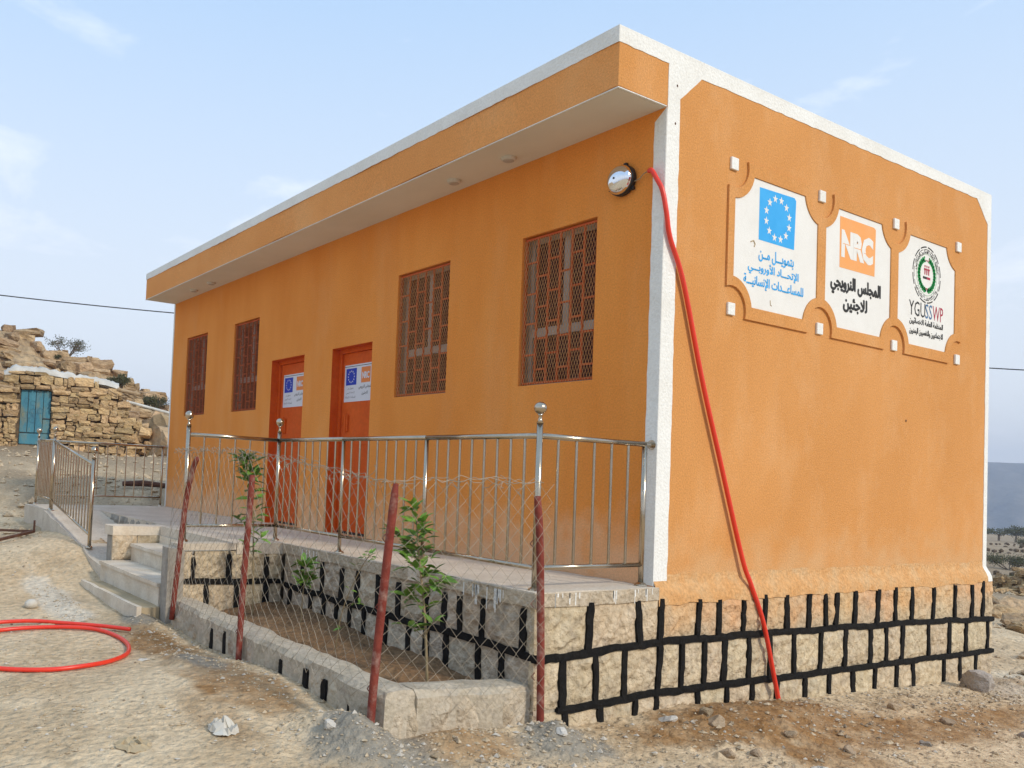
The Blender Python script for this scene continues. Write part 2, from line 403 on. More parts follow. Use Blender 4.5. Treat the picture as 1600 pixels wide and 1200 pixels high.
def g_base(x, y):
    x = np.asarray(x, float); y = np.asarray(y, float)
    r = np.hypot(x, y); k = np.minimum(1, 150 / np.maximum(r, 1e-6))
    xc = x * k; yc = y * k
    z = _S[_n] + _S[_n + 1] * xc + _S[_n + 2] * yc
    for i in range(_n):
        z = z + _S[i] * _tps((xc - _cp[i, 0]) ** 2 + (yc - _cp[i, 1]) ** 2)
    far = sstep(40, 150, r)
    z = z * (1 - far) + far * np.clip(z, -6, 3)
    drop = sstep(165, 800, r)
    z = z * (1 - drop) + (-100) * drop
    return z
def mound(x, y, cx, cy, rx, ry, h, s=3):
    d = np.sqrt(((x - cx) / rx) ** 2 + ((y - cy) / ry) ** 2)
    d = d + 0.25 * fbm(x * 3, y * 3, s)
    return h * np.clip(1 - d, 0, 1) ** 1.2
def g_z(x, y, fine=True):
    x = np.asarray(x, float); y = np.asarray(y, float)
    z = g_base(x, y)
    dc = np.hypot(x - CAM.x, y - CAM.y)
    z = z + 0.028 * fbm(x * .8, y * .8, 5, 3) + sstep(12, 40, dc) * 0.10 * fbm(x * .25, y * .25, 9, 3)
    bl = sstep(10, 14, dc) * sstep(40, 28, dc)
    z = z + bl * (.09 * np.abs(fbm(x * .9, y * .9, 51, 4, .6)) + .07 * np.round(2 * fbm(x * .7, y * 1.1, 53, 3)) / 2)
    if fine:
        rough = 0.35 + 0.65 * sstep(-0.1, 0.4, fbm(x * .5, y * .5, 21, 3))
        right = sstep(-.5, .6, x) * 0.6
        z = z + (0.011 + .010 * right) * rough * fbm(x * 5, y * 5, 7, 4, .6)
        cl = np.clip(fbm(x * 14, y * 14, 31, 3, .6) - 0.10, 0, 1)
        z = z + cl * (0.028 + 0.030 * right) * rough
        # shallow ridges of trodden earth
        z = z + 0.012 * np.abs(fbm(x * 1.7 + 3, y * 3.1, 41, 3)) * sstep(0.3, -2, x)
    # spoil along the wall foot and round the fence pipes
    z = z + mound(x, y, 0.02, -2.38, .46, .30, .16) + mound(x, y, .28, -1.15, .30, .34, .14) + mound(x, y, .16, -1.75, .22, .55, .07) + mound(x, y, -3.35, -2.40, .30, .20, .09)
    z = z + mound(x, y, -1.95, -2.55, .5, .2, .05) + mound(x, y, .33, .8, .50, 1.3, .10) + mound(x, y, .55, 2.4, .35, 1.2, .04) + mound(x, y, .3, 4.9, .35, .5, .07)
    z = z + mound(x, y, -4.2, -2.75, .5, .2, .04)
    # under the building and its plinth
    ins = ((x > -9.4) & (x < -.05) & (y > -1.0) & (y < 4.85)) | ((x > -3.1) & (x < -.08) & (y > -2.12) & (y < 0))
    ins = ins | ((x > -5.1) & (x < -3.1) & (y > -2.12) & (y < 0)) | ((x > -9.4) & (x < -5.5) & (y > -1.9) & (y < 0))
    z = np.where(ins, z - 0.5, z)
    return z
def gz(x, y): return float(g_z(np.array([x]), np.array([y]))[0])

# polar sheet round the standing point: fine where the place is looked at, coarse elsewhere
az = np.concatenate([np.arange(104, 177, 0.17), np.arange(177, 464, 4.0)])
rr = [0.0, 0.4, .8]
r_ = 1.15
while r_ < 1640:
    rr.append(r_); r_ *= 1.0055 if r_ < 13 else (1.014 if r_ < 60 else 1.06)
rr = np.array(rr)
A, RR = np.meshgrid(np.radians(az), rr)
X = CAM.x + RR * np.cos(A); Y = CAM.y + RR * np.sin(A)
Z = g_z(X.ravel(), Y.ravel())
nr, na = X.shape
vs = np.c_[X.ravel(), Y.ravel(), Z]
i = np.arange(nr - 1)[:, None] * na; j = np.arange(na)[None, :]; j2 = (j + 1) % na
fq = np.stack([i + j, i + na + j, i + na + j2, i + j2], -1).reshape(-1, 4)[:, ::1]
fq = fq[:, [0, 1, 2, 3]]
me = bpy.data.meshes.new('ground')
me.vertices.add(len(vs)); me.vertices.foreach_set('co', vs.ravel())
me.loops.add(fq.size); me.loops.foreach_set('vertex_index', fq.ravel())
me.polygons.add(len(fq)); me.polygons.foreach_set('loop_start', np.arange(len(fq)) * 4); me.polygons.foreach_set('loop_total', np.full(len(fq), 4))
me.polygons.foreach_set('use_smooth', np.ones(len(fq), bool))
me.update(calc_edges=True)
me.materials.append(M['ground'])
def setattr_(me, name, v):
    a = me.attributes.new(name, 'FLOAT', 'POINT'); a.data.foreach_set('value', np.asarray(v, np.float32).ravel())
gx, gy = vs[:, 0], vs[:, 1]
def spot(cx, cy, rx, ry, k=.5):
    d = np.sqrt(((gx - cx) / rx) ** 2 + ((gy - cy) / ry) ** 2) + k * fbm(gx * 3.1, gy * 3.1, 77, 4, .6)
    return sstep(1.05, .55, d)
rust = np.clip(spot(.42, .6, .45, 1.6) * 1.3 + spot(.85, 2.2, .28, 2.0) * .9 + spot(1.1, .4, .3, .5) * .6 + spot(-2.6, -2.5, .7, .28) + spot(-1.2, -2.55, .9, .3) * .8 + spot(.35, 4.6, .3, .7) * .7 + spot(.15, -1.75, .3, .4) * .7 + spot(-.6, -2.9, .6, .2) * .4, 0, 1)
rust = rust * (0.9 + .4 * fbm(gx * 9, gy * 9, 83, 3))
cem = np.clip(spot(.1, -2.35, .45, .35) + spot(.33, -1.1, .34, .38) + spot(-1.75, -2.5, .42, .16, .3) * 1.1 + spot(-3.4, -2.4, .3, .16) + spot(.9, -.9, .5, .3) * .4, 0, 1) * .9
pale = np.clip(spot(-4.6, -2.85, 1.0, .22) + spot(.7, 5.5, .8, 1.6) * .7 + spot(2.5, 3.5, 1.2, 2.5) * .4, 0, 1) * .7
dcg = np.hypot(gx - CAM.x, gy - CAM.y)
field = sstep(15, 24, dcg + 4 * fbm(gx * .3, gy * .3, 91, 3)) * sstep(-14, -4, gx * .25 + gy) * (.85 + .35 * fbm(gx * .12, gy * .25, 93, 4))
field = np.maximum(field, .75 * sstep(10.5, 14, dcg) * (gy < 8) * (gx < -8) * sstep(-.35, .35, fbm(gx * .5, gy * .8, 95, 5, .6)))
setattr_(me, 'field', np.clip(field, 0, 1))
setattr_(me, 'rust', np.clip(rust, 0, 1)); setattr_(me, 'cement', cem); setattr_(me, 'pale', pale)
ground = bpy.data.objects.new('ground', me); COL.objects.link(ground); ground['kind'] = 'structure'

# ================================================================== far mountain
mb = MB()
nm, nd = 150, 26
for a_ in range(nm):
    azr = R(66 + (140 - 66) * a_ / (nm - 1))
    for d_ in range(nd):
        t = d_ / (nd - 1)
        dist = 1000 + 400 * t
        azd = math.degrees(azr)
        crest = 54 + 3 * math.sin(azd * .35) + float(fbm(np.array([azd * .22]), np.array([1.3]), 3, 5, .5)[0]) * 10 + (azd - 110) * .9
        prof = t ** 0.85 if t < .96 else 0.96
        h = -101 + (crest + 101) * prof + float(fbm(np.array([azd * .8]), np.array([t * 6]), 8, 5, .55)[0]) * 20 * math.sin(math.pi * min(t * 1.02, 1))
        mb.v.append((CAM.x + dist * math.cos(azr), CAM.y + dist * math.sin(azr), h))
for a_ in range(nm - 1):
    for d_ in range(nd - 1):
        k = a_ * nd + d_
        mb.f.append((k, k + nd, k + nd + 1, k + 1))
mo = mb.build('mountain', 'mountain', smooth=True); mo['kind'] = 'structure'

# ================================================================== BUILDING
Lb, Wb = 9.516, 4.957
HS, HR, DO = 3.308, 3.702, 0.494
bld = thing('clinic_building', 'orange plastered single-storey building with flat white-edged roof on a stone plinth', 'building', (-4.7, 2.4, -0.9))
PY = lambda u, v, t: (u, -t, v)       # on the front wall: u = x, v = z, t out of the wall
PX = lambda u, v, t: (t, u, v)        # on the side wall:  u = y, v = z, t out of the wall

wins = [(-1.384, -.591), (-3.153, -2.332), (-7.089, -6.304), (-8.877, -8.053)]
doors = [(-4.391, -3.58), (-5.889, -5.035)]
ZB, ZT, ZD = 1.442, 2.668, 2.05
ops = [(a, b, ZB, ZT) for a, b in wins] + [(a, b, 0.0, ZD) for a, b in doors]
WT = 0.2
def wall_grid(mb, u0, u1, v0, v1, ops, fn, thick, maxstep=0.6):
    us = sorted(set([u0, u1] + [o[0] for o in ops] + [o[1] for o in ops])); vs_ = sorted(set([v0, v1] + [o[2] for o in ops] + [o[3] for o in ops]))
    def sub(l):
        r = [l[0]]
        for a, b in zip(l, l[1:]):
            n = max(1, int((b - a) / maxstep + .5)); r += [a + (b - a) * k / n for k in range(1, n + 1)]
        return r
    us = sub(us); vs_ = sub(vs_)
    inside = lambda u, v: any(o[0] < u < o[1] and o[2] < v < o[3] for o in ops)
    for a, b in zip(us, us[1:]):
        for c, d in zip(vs_, vs_[1:]):
            if inside((a + b) / 2, (c + d) / 2): continue
            mb.add([fn(a, c, 0), fn(b, c, 0), fn(b, d, 0), fn(a, d, 0)], [(0, 1, 2, 3)])
            mb.add([fn(a, c, -thick), fn(b, c, -thick), fn(b, d, -thick), fn(a, d, -thick)], [(3, 2, 1, 0)])
    for o in ops:
        for (a, b, c, d) in ((o[0], o[1], o[2], o[2]), (o[0], o[1], o[3], o[3])):
            mb.add([fn(a, c, 0), fn(b, d, 0), fn(b, d, -thick), fn(a, c, -thick)], [(0, 1, 2, 3)])
        for u in (o[0], o[1]):
            mb.add([fn(u, o[2], 0), fn(u, o[3], 0), fn(u, o[3], -thick), fn(u, o[2], -thick)], [(0, 1, 2, 3)])
mb = MB(); wall_grid(mb, -Lb, -0.0, -0.02, HS, ops, PY, WT)
fw = mb.build('front_wall', 'orange_shade_front', bld)
mb = MB(); mb.box((-.19, .0015, -.15), (0, Wb, HS)); sw = mb.build('side_wall', 'orange', bld)
mb = MB(); mb.box((-Lb, .0015, -.4), (-Lb + .19, Wb, HS)); mb.build('left_wall', 'orange', bld)
mb = MB(); mb.box((-Lb + .2, Wb - .2, -.4), (-.2, Wb, HS)); mb.build('back_wall', 'orange', bld)
mb = MB(); mb.box((-Lb + .2, WT, -.1), (-.2, Wb - .2, -.02)); mb.build('inner_floor', 'concrete', bld)

# roof slab: fascia faces slightly wavering along the eaves
def slabmesh():
    mb = MB(); n = 40
    ring = []
    pts = [(-Lb - .003, -DO)] + [(-Lb + Lb * k / n, -DO) for k in range(1, n)] + [(0, -DO)] + [(0, -DO + (Wb + DO) * k / 20) for k in range(1, 21)] + [(-Lb, Wb)]
    for k, (x, y) in enumerate(pts):
        wv = 0.006 * math.sin(x * 2.3) + 0.005 * math.sin(x * 5.1 + 1)
        ring.append((x, y + (0.004 * math.sin(x * 3.7) if y == -DO else 0), HR + wv * .6, HS + (wv if y == -DO else 0)))
    m = len(ring)
    mb.v = [(p[0], p[1], p[2]) for p in ring] + [(p[0], p[1], p[3]) for p in ring]
    mb.f = [tuple(range(m)), tuple(range(2 * m - 1, m - 1, -1))] + [(k, (k + 1) % m + 0, (k + 1) % m + m, k + m) for k in range(m)]
    return mb
rs = slabmesh().build('roof_slab', 'orange_shade_fascia', bld); recalc(rs)
rs.data.materials.append(M['orange'])      # gable face keeps the side wall's sunlit tone
for p_ in rs.data.polygons:
    if p_.normal.x > .9: p_.material_index = 1
mb = MB(); mb.box((-Lb + .02, -DO + .012, HS - .009), (-.012, -.002, HS - .0135)); mb.build('soffit', 'soffit', bld)

def jag(pts, amp, step=.07, seed=0):
    """wobble a hand-painted edge"""
    rd = random.Random(seed); o = []
    for (a, b) in zip(pts, pts[1:]):
        n = max(1, int(math.hypot(b[0] - a[0], b[1] - a[1]) / step))
        for k in range(n):
            t = k / n
            if k == 0 and a == pts[0]: continue
            o.append((a[0] + (b[0] - a[0]) * t + rd.uniform(-amp, amp), a[1] + (b[1] - a[1]) * t + rd.uniform(-amp, amp)))
    o.append(pts[-1]); return o
# white painted trims, 3 mm coats on the faces they cover
ZW = 3.604
mb = MB()
mb.prism([(-DO - .004, HR + .004), (-DO - .004, ZW)] + jag([(-DO, ZW), (.008, ZW)], .004, seed=2) + jag([(.008, ZW), (.006, HS - .02)], .003, seed=3) + jag([(.003, HS), (.0, -.06)], .0) + jag([(.14, -.09), (.138, 3.385), (.37, 3.595), (4.65, 3.62), (4.885, 3.41), (4.885, -.04)], .004, seed=4) + [(Wb + .003, -.02), (Wb + .003, HR + .004)], 0.0002, .004, PX)
mb.build('white_edge_paint', 'white', bld)
mb = MB()
mb.prism([(-Lb - .004, HR + .004), (-Lb - .004, ZW + .015)] + jag([(-Lb, ZW + .015), (-5, ZW + .01), (0, ZW)], .004, .06, 5) + [(.003, ZW), (.003, HR + .004)], DO + .0045, DO + .0085, PY)
mb.prism([(.004, 0.0), (.004, HS - .014)] + jag([(-.095, HS - .014), (-.095, 0.0)], .003, .08, 6), .0005, .004, PY)
mb.build('white_edge_paint', 'white', bld)
mb = MB(); mb.box((-Lb - .004, -.004, 0), (-Lb - .0005, .16, HS - .02)); mb.box((-Lb + .0, -.0045, 0), (-Lb + .045, -.0005, HS - .02)); mb.build('white_edge_paint', 'white', bld)
mb = MB(); mb.box((-Lb - .003, -DO - .008, HR + .0045), (.004, Wb, HR + .016)); mb.build('roof_screed', 'white', bld)
# thin pale drip line under the fascia
mb = MB(); mb.box((-Lb, -DO - .0045, HS - .0125), (.004, -DO + .010, HS - .0065)); mb.box((-.010, -DO + .012, HS - .0125), (.0045, -.006, HS - .0065)); mb.build('drip_edge', 'white', bld)

mb = MB(); mb.box((-8.05, -DO + .06, HR + .017), (-7.85, -DO + .16, HR + .05)); mb.build('roof_stub', 'rockgrey' if 'rockgrey' in M else 'mortar', bld, bevel=.01)
for (u, v) in ((.10, 3.47), (.09, 3.20), (3.35, 1.35)):
    m = MB(); m.prism([(u + .008 * math.cos(q), v + .010 * math.sin(q)) for q in np.linspace(0, 6.28, 8)[:-1]], .0042, .0052, PX); m.build('nail_hole', 'rust', bld)
# coving where the side wall meets the plinth, carried round the far corner
prof = [(0.001, .075), (.004, .03), (.015, .0), (.034, -.03), (.050, -.07), (.054, -.125)]
npf = len(prof)
def sweep(stations):
    mb = MB()
    for (f, y) in stations:
        for (px_, pz_) in prof:
            w1 = float(vn(np.array([y * 5.]), np.array([pz_ * 9]), 4)[0]); w2 = float(vn(np.array([y * 9.]), np.array([2.]), 6)[0])
            X_, Y_ = f(px_ + .004 * w1 * (pz_ < .02))
            mb.v.append((X_, Y_, pz_ + (.014 * w2 if pz_ < -.1 or pz_ > .05 else 0)))
    for k in range(len(stations) - 1):
        for q in range(npf - 1):
            a_ = k * npf + q; mb.f.append((a_, a_ + 1, a_ + npf + 1, a_ + npf))
    return mb
yy_ = Wb - .075
st1 = [((lambda o_, y=y: (o_, y)), y) for y in np.linspace(.001, yy_, 90)]
cv = sweep(st1).build('wall_foot_coving', 'orange_dusty', bld, smooth=True)
st2 = [((lambda o_, y=y: (o_, y)), y) for y in np.linspace(yy_, Wb, 4)] + [((lambda o_, a=a: (o_ * math.cos(a), Wb + o_ * math.sin(a))), Wb + a * .1) for a in np.linspace(0, math.pi / 2, 7)[1:]] + [((lambda o_: (-.3, Wb + o_)), Wb + .3)]
sweep(st2).build('wall_foot_coving', 'white', bld, smooth=True)

# ---------------------------------------------------------------- plinth of stones with black painted joints
def rough_stone(u0, u1, v0, v1, fn, depth, seed, parent, material, amp=.013):
    rd = random.Random(seed)
    nu = max(3, min(8, int((u1 - u0) / .05))); nv = max(3, min(7, int((v1 - v0) / .05)))
    us = np.linspace(u0, u1, nu + 1); vs2 = np.linspace(v0, v1, nv + 1)
    mb = MB(); off = rd.uniform(-.004, .006)
    for a_, u in enumerate(us):
        for b_, v in enumerate(vs2):
            edge = (a_ in (0, nu)) or (b_ in (0, nv))
            t = depth + off + rd.uniform(-amp, amp)
            if edge: t = depth - .014
            mb.v.append(fn(u + (0 if a_ in (0, nu) else rd.uniform(-.006, .006)), v + (0 if b_ in (0, nv) else rd.uniform(-.006, .006)), t))
    for a_ in range(nu):
        for b_ in range(nv):
            k = a_ * (nv + 1) + b_; mb.f.append((k, k + nv + 1, k + nv + 2, k + 1))
    # side skirts back into the mortar
    k0 = len(mb.v)
    cor = [(u0, v0), (u1, v0), (u1, v1), (u0, v1)]
    for (u, v) in cor: mb.v.append(fn(u, v, depth - .014))
    for (u, v) in cor: mb.v.append(fn(u, v, depth - .05))
    for q in range(4): mb.f.append((k0 + q, k0 + (q + 1) % 4, k0 + 4 + (q + 1) % 4, k0 + 4 + q))
    o = mb.build('stone', material, parent, smooth=False)
    return o
def joint(pts, wd, fn, depth, seed, parent):
    """black painted raised pointing along a 2D polyline, hand-wobbled edges"""
    rd = random.Random(seed)
    P = []
    for a_, b_ in zip(pts, pts[1:]):
        n = max(1, int(math.hypot(b_[0] - a_[0], b_[1] - a_[1]) / .045))
        P += [(a_[0] + (b_[0] - a_[0]) * k / n, a_[1] + (b_[1] - a_[1]) * k / n) for k in range(n)]
    P.append(pts[-1])
    mb = MB(); n = len(P)
    for k, p in enumerate(P):
        a_ = P[max(0, k - 1)]; b_ = P[min(n - 1, k + 1)]
        dx, dy = b_[0] - a_[0], b_[1] - a_[1]; l = math.hypot(dx, dy); nx, ny_ = -dy / l, dx / l
        ws = wd * .5 * (1 + rd.uniform(-.18, .16)); ws2 = wd * .5 * (1 + rd.uniform(-.18, .16))
        if k in (0, n - 1): ws *= .75; ws2 *= .75
        jx = rd.uniform(-.003, .003)
        h = depth + .0045 + rd.uniform(-.002, .003)
        for (s_, t_) in ((-ws, depth - .03), (-ws * .94, h - .002), (0, h), (ws2 * .94, h - .002), (ws2, depth - .03)):
            mb.v.append(fn(p[0] + nx * (s_ + jx), p[1] + ny_ * (s_ + jx), t_))
    for k in range(n - 1):
        for q in range(4):
            a_ = k * 5 + q; mb.f.append((a_, a_ + 1, a_ + 6, a_ + 5))
    mb.f.append((0, 1, 2, 3, 4)); e = (n - 1) * 5; mb.f.append((e + 4, e + 3, e + 2, e + 1, e))
    return mb.build('painted_joint', 'joint', parent)
_sd = [100]
def course(fn, depth, us, u0, u1, v0, v1, parent, material, jw=.058, joints=True, v1f=None, v0f=None, jtop=None, slant=.015):
    ed = [u0] + list(us) + [u1]
    for a_, b_ in zip(ed, ed[1:]):
        _sd[0] += 1
        if b_ - a_ > .05:
            uc = (a_ + b_) / 2
            g_ = .012
            rough_stone(a_ + (g_ if a_ != u0 else 0), b_ - (g_ if b_ != u1 else 0), (v0f(uc) if v0f else v0) + .012, (v1f(uc) if v1f else v1) - .012, fn, depth, _sd[0], parent, material)
    if joints:
        for k, u in enumerate(us):
            _sd[0] += 1
            rd = random.Random(_sd[0])
            top = (jtop(u) if jtop else (v1f(u) if v1f else v1)) + rd.uniform(-.02, .02) * (1 if jtop else 0)
            joint([(u + rd.uniform(-slant, slant), v0f(u) if v0f else v0), (u + rd.uniform(-slant, slant), top)], jw * rd.uniform(.75, 1.1), fn, depth, _sd[0], parent)
plinth = thing('stone_plinth', 'cut stone plinth with black painted joints under the building and veranda', 'plinth', (-1.5, 1.5, -0.9))
PD = .055
M['mortar_edge'] = mat('beige_cement_render', (0.47, 0.37, 0.25), (0.57, 0.48, 0.36), scale=5, rough=0.95, bump=1.0, bscale=30, grain=0.18, c3=(.36, .30, .22), s3=4, f3=.6, bdist=.03)
h1 = lambda y: float(np.interp(y, [-1.1, 0, 1.5, 2.5, 3.8, 5.05], [-.405, -.365, -.385, -.41, -.44, -.48]))
h2 = lambda y: float(np.interp(y, [-1.1, 0, 1.6, 2.7, 3.7, 5.05], [-.725, -.705, -.73, -.75, -.765, -.79]))
top = [-0.66, -0.19, 0.02, 0.43, 0.66, 0.95, 1.22, 1.5, 1.8, 2.04, 2.19, 2.47, 2.83, 3.12, 3.41, 3.8, 4.21, 4.55, 4.79]
mid = [-0.88, -0.59, -0.32, 0.02, 0.25, 0.51, 0.74, 1.03, 1.29, 1.6, 1.97, 2.33, 2.72, 2.99, 3.26, 3.72, 4.11, 4.43, 4.89]
bot = [-0.84, -0.53, -0.21, 0.02, 0.45, 0.77, 1.08, 1.39, 1.76, 2.1, 2.47, 2.8, 3.16, 3.46, 4.01, 4.34, 4.65]
YE = 5.005
mb = MB(); mb.box((-.5, -1.10, -1.4), (PD - .022, Wb + .035, -.105)); mb.build('mortar_core', 'mortar', plinth)
M['stone_top'] = mat('oversprayed_plinth_stone', (0.64, 0.37, 0.165), (0.62, 0.42, 0.23), scale=6, rough=0.95, bump=1.0, bscale=26, c3=(0.50, 0.38, 0.25), s3=5, f3=0.5, grain=0.16, rnd=0.05, bdist=0.03, zstain=((.53, .42, .27), -.44, -.16, .95))
course(PX, PD, [t for t in top if t < .1], -1.125, .06, -.37, -.068, plinth, 'stone', v0f=h1, jtop=lambda y: -.09 if y < 0 else -.07)
course(PX, PD, [t for t in top if t > .1], .06, YE, -.37, -.09, plinth, 'stone_top', v0f=h1, jtop=lambda y: -.115)
course(PX, PD, mid, -1.125, YE, -.7, -.4, plinth, 'stone', v0f=h2, v1f=h1)
course(PX, PD, bot, -1.125, YE, -1.25, -.73, plinth, 'stone', v1f=h2, jtop=h2)
joint([(-1.13, h1(-1.1))] + [(y, h1(y) + random.uniform(-.009, .009)) for y in np.linspace(-.9, 4.9, 24)] + [(YE + .01, h1(5.05))], .050, PX, PD + .001, 11, plinth)
joint([(-.92, h2(-1.0))] + [(y, h2(y) + random.uniform(-.009, .009)) for y in np.linspace(-.8, 4.9, 24)] + [(YE + .01, h2(5.05))], .050, PX, PD + .001, 12, plinth)
# front face of the veranda (faces the planting bed)
FY = 1.125
LX = -3.22
ft = [-2.86, -2.5, -2.18, -1.95, -1.66, -1.37, -1.04, -0.84, -0.66, -0.44, -0.07]
fm = [-3.07, -2.69, -2.47, -2.25, -2.05, -1.83, -1.53, -1.24, -1.02, -0.8, -0.46, -0.24]
mb = MB(); mb.box((LX + .002, -FY + .02, -1.2), (-.5, -.3, -.105)); mb.build('mortar_core', 'mortar', plinth)
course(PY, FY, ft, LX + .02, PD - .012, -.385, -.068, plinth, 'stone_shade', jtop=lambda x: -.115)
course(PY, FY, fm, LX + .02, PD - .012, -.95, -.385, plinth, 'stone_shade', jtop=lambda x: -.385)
joint([(LX + .03, -.375)] + [(x, -.385 + random.uniform(-.010, .010)) for x in np.linspace(-3, -.1, 14)] + [(PD, -.39)], .052, PY, FY + .001, 13, plinth)
# side of the landing (faces the planting bed too)
mb = MB(); mb.box((-3.39, -2.08, -1.2), (LX - .022, -1.14, -.105)); mb.build('mortar_core', 'mortar', plinth)
course(PX, LX, [-2.0, -1.66, -1.30], -2.11, -1.13, -.345, -.06, plinth, 'stone', jtop=lambda y: -.11, jw=.055)
course(PX, LX, [-1.86, -1.58, -1.29], -2.11, -1.13, -.95, -.345, plinth, 'stone', jtop=lambda y: -.35, jw=.06)
joint([(-2.08, -.325), (-1.7, -.34), (-1.3, -.35), (-1.14, -.36)], .052, PX, LX + .001, 14, plinth)

# ---------------------------------------------------------------- veranda, landing, steps, ramp
def rough_slab(mb, x0, x1, y0, y1, z0, z1, step=.12, amp=.006, seed=0):
    """box whose top and side faces waver like hand-floated screed"""
    nx = max(2, int((x1 - x0) / step)); ny_ = max(2, int((y1 - y0) / step))
    xs = np.linspace(x0, x1, nx + 1); ys = np.linspace(y0, y1, ny_ + 1)
    XX, YY = np.meshgrid(xs, ys, indexing='ij')
    edge = np.zeros(XX.shape); edge[0] = 1; edge[-1] = 1; edge[:, 0] = 1; edge[:, -1] = 1
    zz = z1 + amp * .5 * fbm(XX * 2, YY * 2, seed, 3) - edge * np.abs(amp * .9 * fbm(XX * 7, YY * 7, seed + 4, 2))
    k0 = len(mb.v)
    jx = amp * fbm(XX * 5, YY * 5, seed + 9, 2); jy = amp * fbm(XX * 5 + 9, YY * 5, seed + 11, 2)
    n1 = ny_ + 1
    for a_ in range(nx + 1):
        for b_ in range(n1):
            e1 = a_ in (0, nx); e2 = b_ in (0, ny_)
            mb.v.append((XX[a_, b_] + (jx[a_, b_] if e1 else 0), YY[a_, b_] + (jy[a_, b_] if e2 else 0), zz[a_, b_]))
    for a_ in range(nx):
        for b_ in range(ny_):
            k = k0 + a_ * n1 + b_; mb.f.append((k, k + n1, k + n1 + 1, k + 1))
    loop = [(a_, 0) for a_ in range(nx)] + [(nx, b_) for b_ in range(ny_)] + [(a_, ny_) for a_ in range(nx, 0, -1)] + [(0, b_) for b_ in range(ny_, 0, -1)]
    kb = len(mb.v)
    for (a_, b_) in loop:
        v = mb.v[k0 + a_ * n1 + b_]; mb.v.append((v[0], v[1], v[2] - .012))
        mb.v.append((v[0], v[1], z0))
    m = len(loop)
    for q in range(m):
        a_, b_ = loop[q]; c_, d_ = loop[(q + 1) % m]
        mb.f.append((k0 + a_ * n1 + b_, kb + 2 * q, kb + 2 * ((q + 1) % m), k0 + c_ * n1 + d_))
        mb.f.append((kb + 2 * q, kb + 2 * q + 1, kb + 2 * ((q + 1) % m) + 1, kb + 2 * ((q + 1) % m)))
ver = thing('veranda', 'grey concrete veranda and landing along the front wall at floor level', 'veranda', (-4.7, -.6, -.1))
mb = MB(); rough_slab(mb, LX + .001, .050, -1.128, -.006, -.085, 0, amp=.012, step=.07, seed=1); mb.build('floor_slab', 'concrete', ver)
mb = MB(); rough_slab(mb, -5.2, LX, -1.6, -.006, -.10, 0, seed=2); mb.build('floor_slab', 'concrete', ver)
mb = MB(); rough_slab(mb, -9.56, -5.201, -1.47, -.006, -.6, 0, seed=3); mb.build('floor_slab', 'concrete', ver)
mb = MB(); rough_slab(mb, -9.56, -8.0, -2.16, -1.471, -.6, 0, seed=6); mb.build('floor_slab', 'concrete', ver)
mb = MB(); rough_slab(mb, -3.395, LX, -2.16, -1.601, -.06, 0, seed=4); mb.build('floor_slab', 'concrete', ver)

nj = 60
bot_ = lambda a, b, sd_: [(u, -.088 + .016 * float(fbm(np.array([u * 3.1]), np.array([sd_ * 1.7]), 8, 4, .6)[0])) for u in np.linspace(a, b, nj)]
m = MB(); m.prism([(-1.13, -.007)] + bot_(-1.13, -.004, 1) + [(-.004, -.007)], .03, .0565, PX); recalc(m.build('slab_edge', 'mortar_edge', ver))
m = MB(); m.prism([(LX + .005, -.007)] + bot_(LX + .005, .0555, 2) + [(.0555, -.007)], 1.10, 1.1345, PY); recalc(m.build('slab_edge', 'mortar_edge', ver))
rd = random.Random(15)
for k in range(20):
    m = MB(); u = rd.choice((-.95, -.80, -.42, -.20, -.12)) + rd.uniform(-.05, .05); wd_ = rd.uniform(.002, .006); ln = rd.uniform(.02, .09)
    m.prism([(u - wd_, -.008), (u + wd_, -.008), (u + wd_ * .8, -.008 - ln), (u, -.012 - ln), (u - wd_ * .8, -.008 - ln)], .0568, .0585, PX); m.build('paint_drip', 'white', ver)
for k in range(22):
    m = MB(); u = rd.uniform(-.62, -.22) if k < 17 else rd.uniform(-2.9, -2.5); wd_ = rd.uniform(.003, .007); ln = rd.uniform(.04, .16)
    m.prism([(u - wd_, -.02), (u + wd_, -.02), (u + wd_ * .8, -.02 - ln), (u, -.024 - ln), (u - wd_ * .8, -.02 - ln)], 1.1348, 1.137, PY); m.build('paint_drip', 'white', ver)
M['darkconcrete'] = mat('dark_grey_concrete', (0.27, 0.245, 0.205), (0.38, 0.34, 0.285), scale=6, rough=0.9, bump=0.8, bscale=25, grain=0.15, stretch=(1, 1, .3))  # darker grey concrete with vertically stretched mottling
stairs = thing('entrance_steps', 'three pale concrete entrance steps between a stone cheek block and the landing', 'steps', (-4.3, -1.9, -.6))
def tread(y0, y1, z, sd):
    mb = MB(); rough_slab(mb, -5.19, -3.40, y0 - .015, y1, z - .035, z, step=.1, amp=.006, seed=sd); t_ = mb.build('tread', 'step', stairs)
    mb = MB(); rough_slab(mb, -5.185, -3.40, y0 + .006, y1 - .002, z - .25, z - .036, step=.15, amp=.003, seed=sd + 1); mb.build('riser', 'step', stairs)
tread(-1.93, -1.62, -.18, 21)
tread(-2.25, -1.931, -.36, 24)
mb = MB(); mb.box((-5.18, -1.618, -.4), (-3.40, -1.601, -.101)); mb.build('riser', 'step', stairs)
mb = MB(); rough_slab(mb, -5.1, -3.36, -2.412, -2.24, -.75, -.56, amp=.008, seed=31)
mb.build('bottom_slab', 'sack', stairs)
mb = MB(); rough_slab(mb, -5.12, -3.34, -2.455, -2.415, -.8, -.545, step=.1, amp=.008, seed=33); mb.build('kerb', 'step', stairs)
mb = MB(); rough_slab(mb, -3.395, LX - .001, -2.24, -2.082, -1.2, -.03, step=.05, amp=.025, seed=35); mb.build('end_wall', 'darkconcrete', stairs)
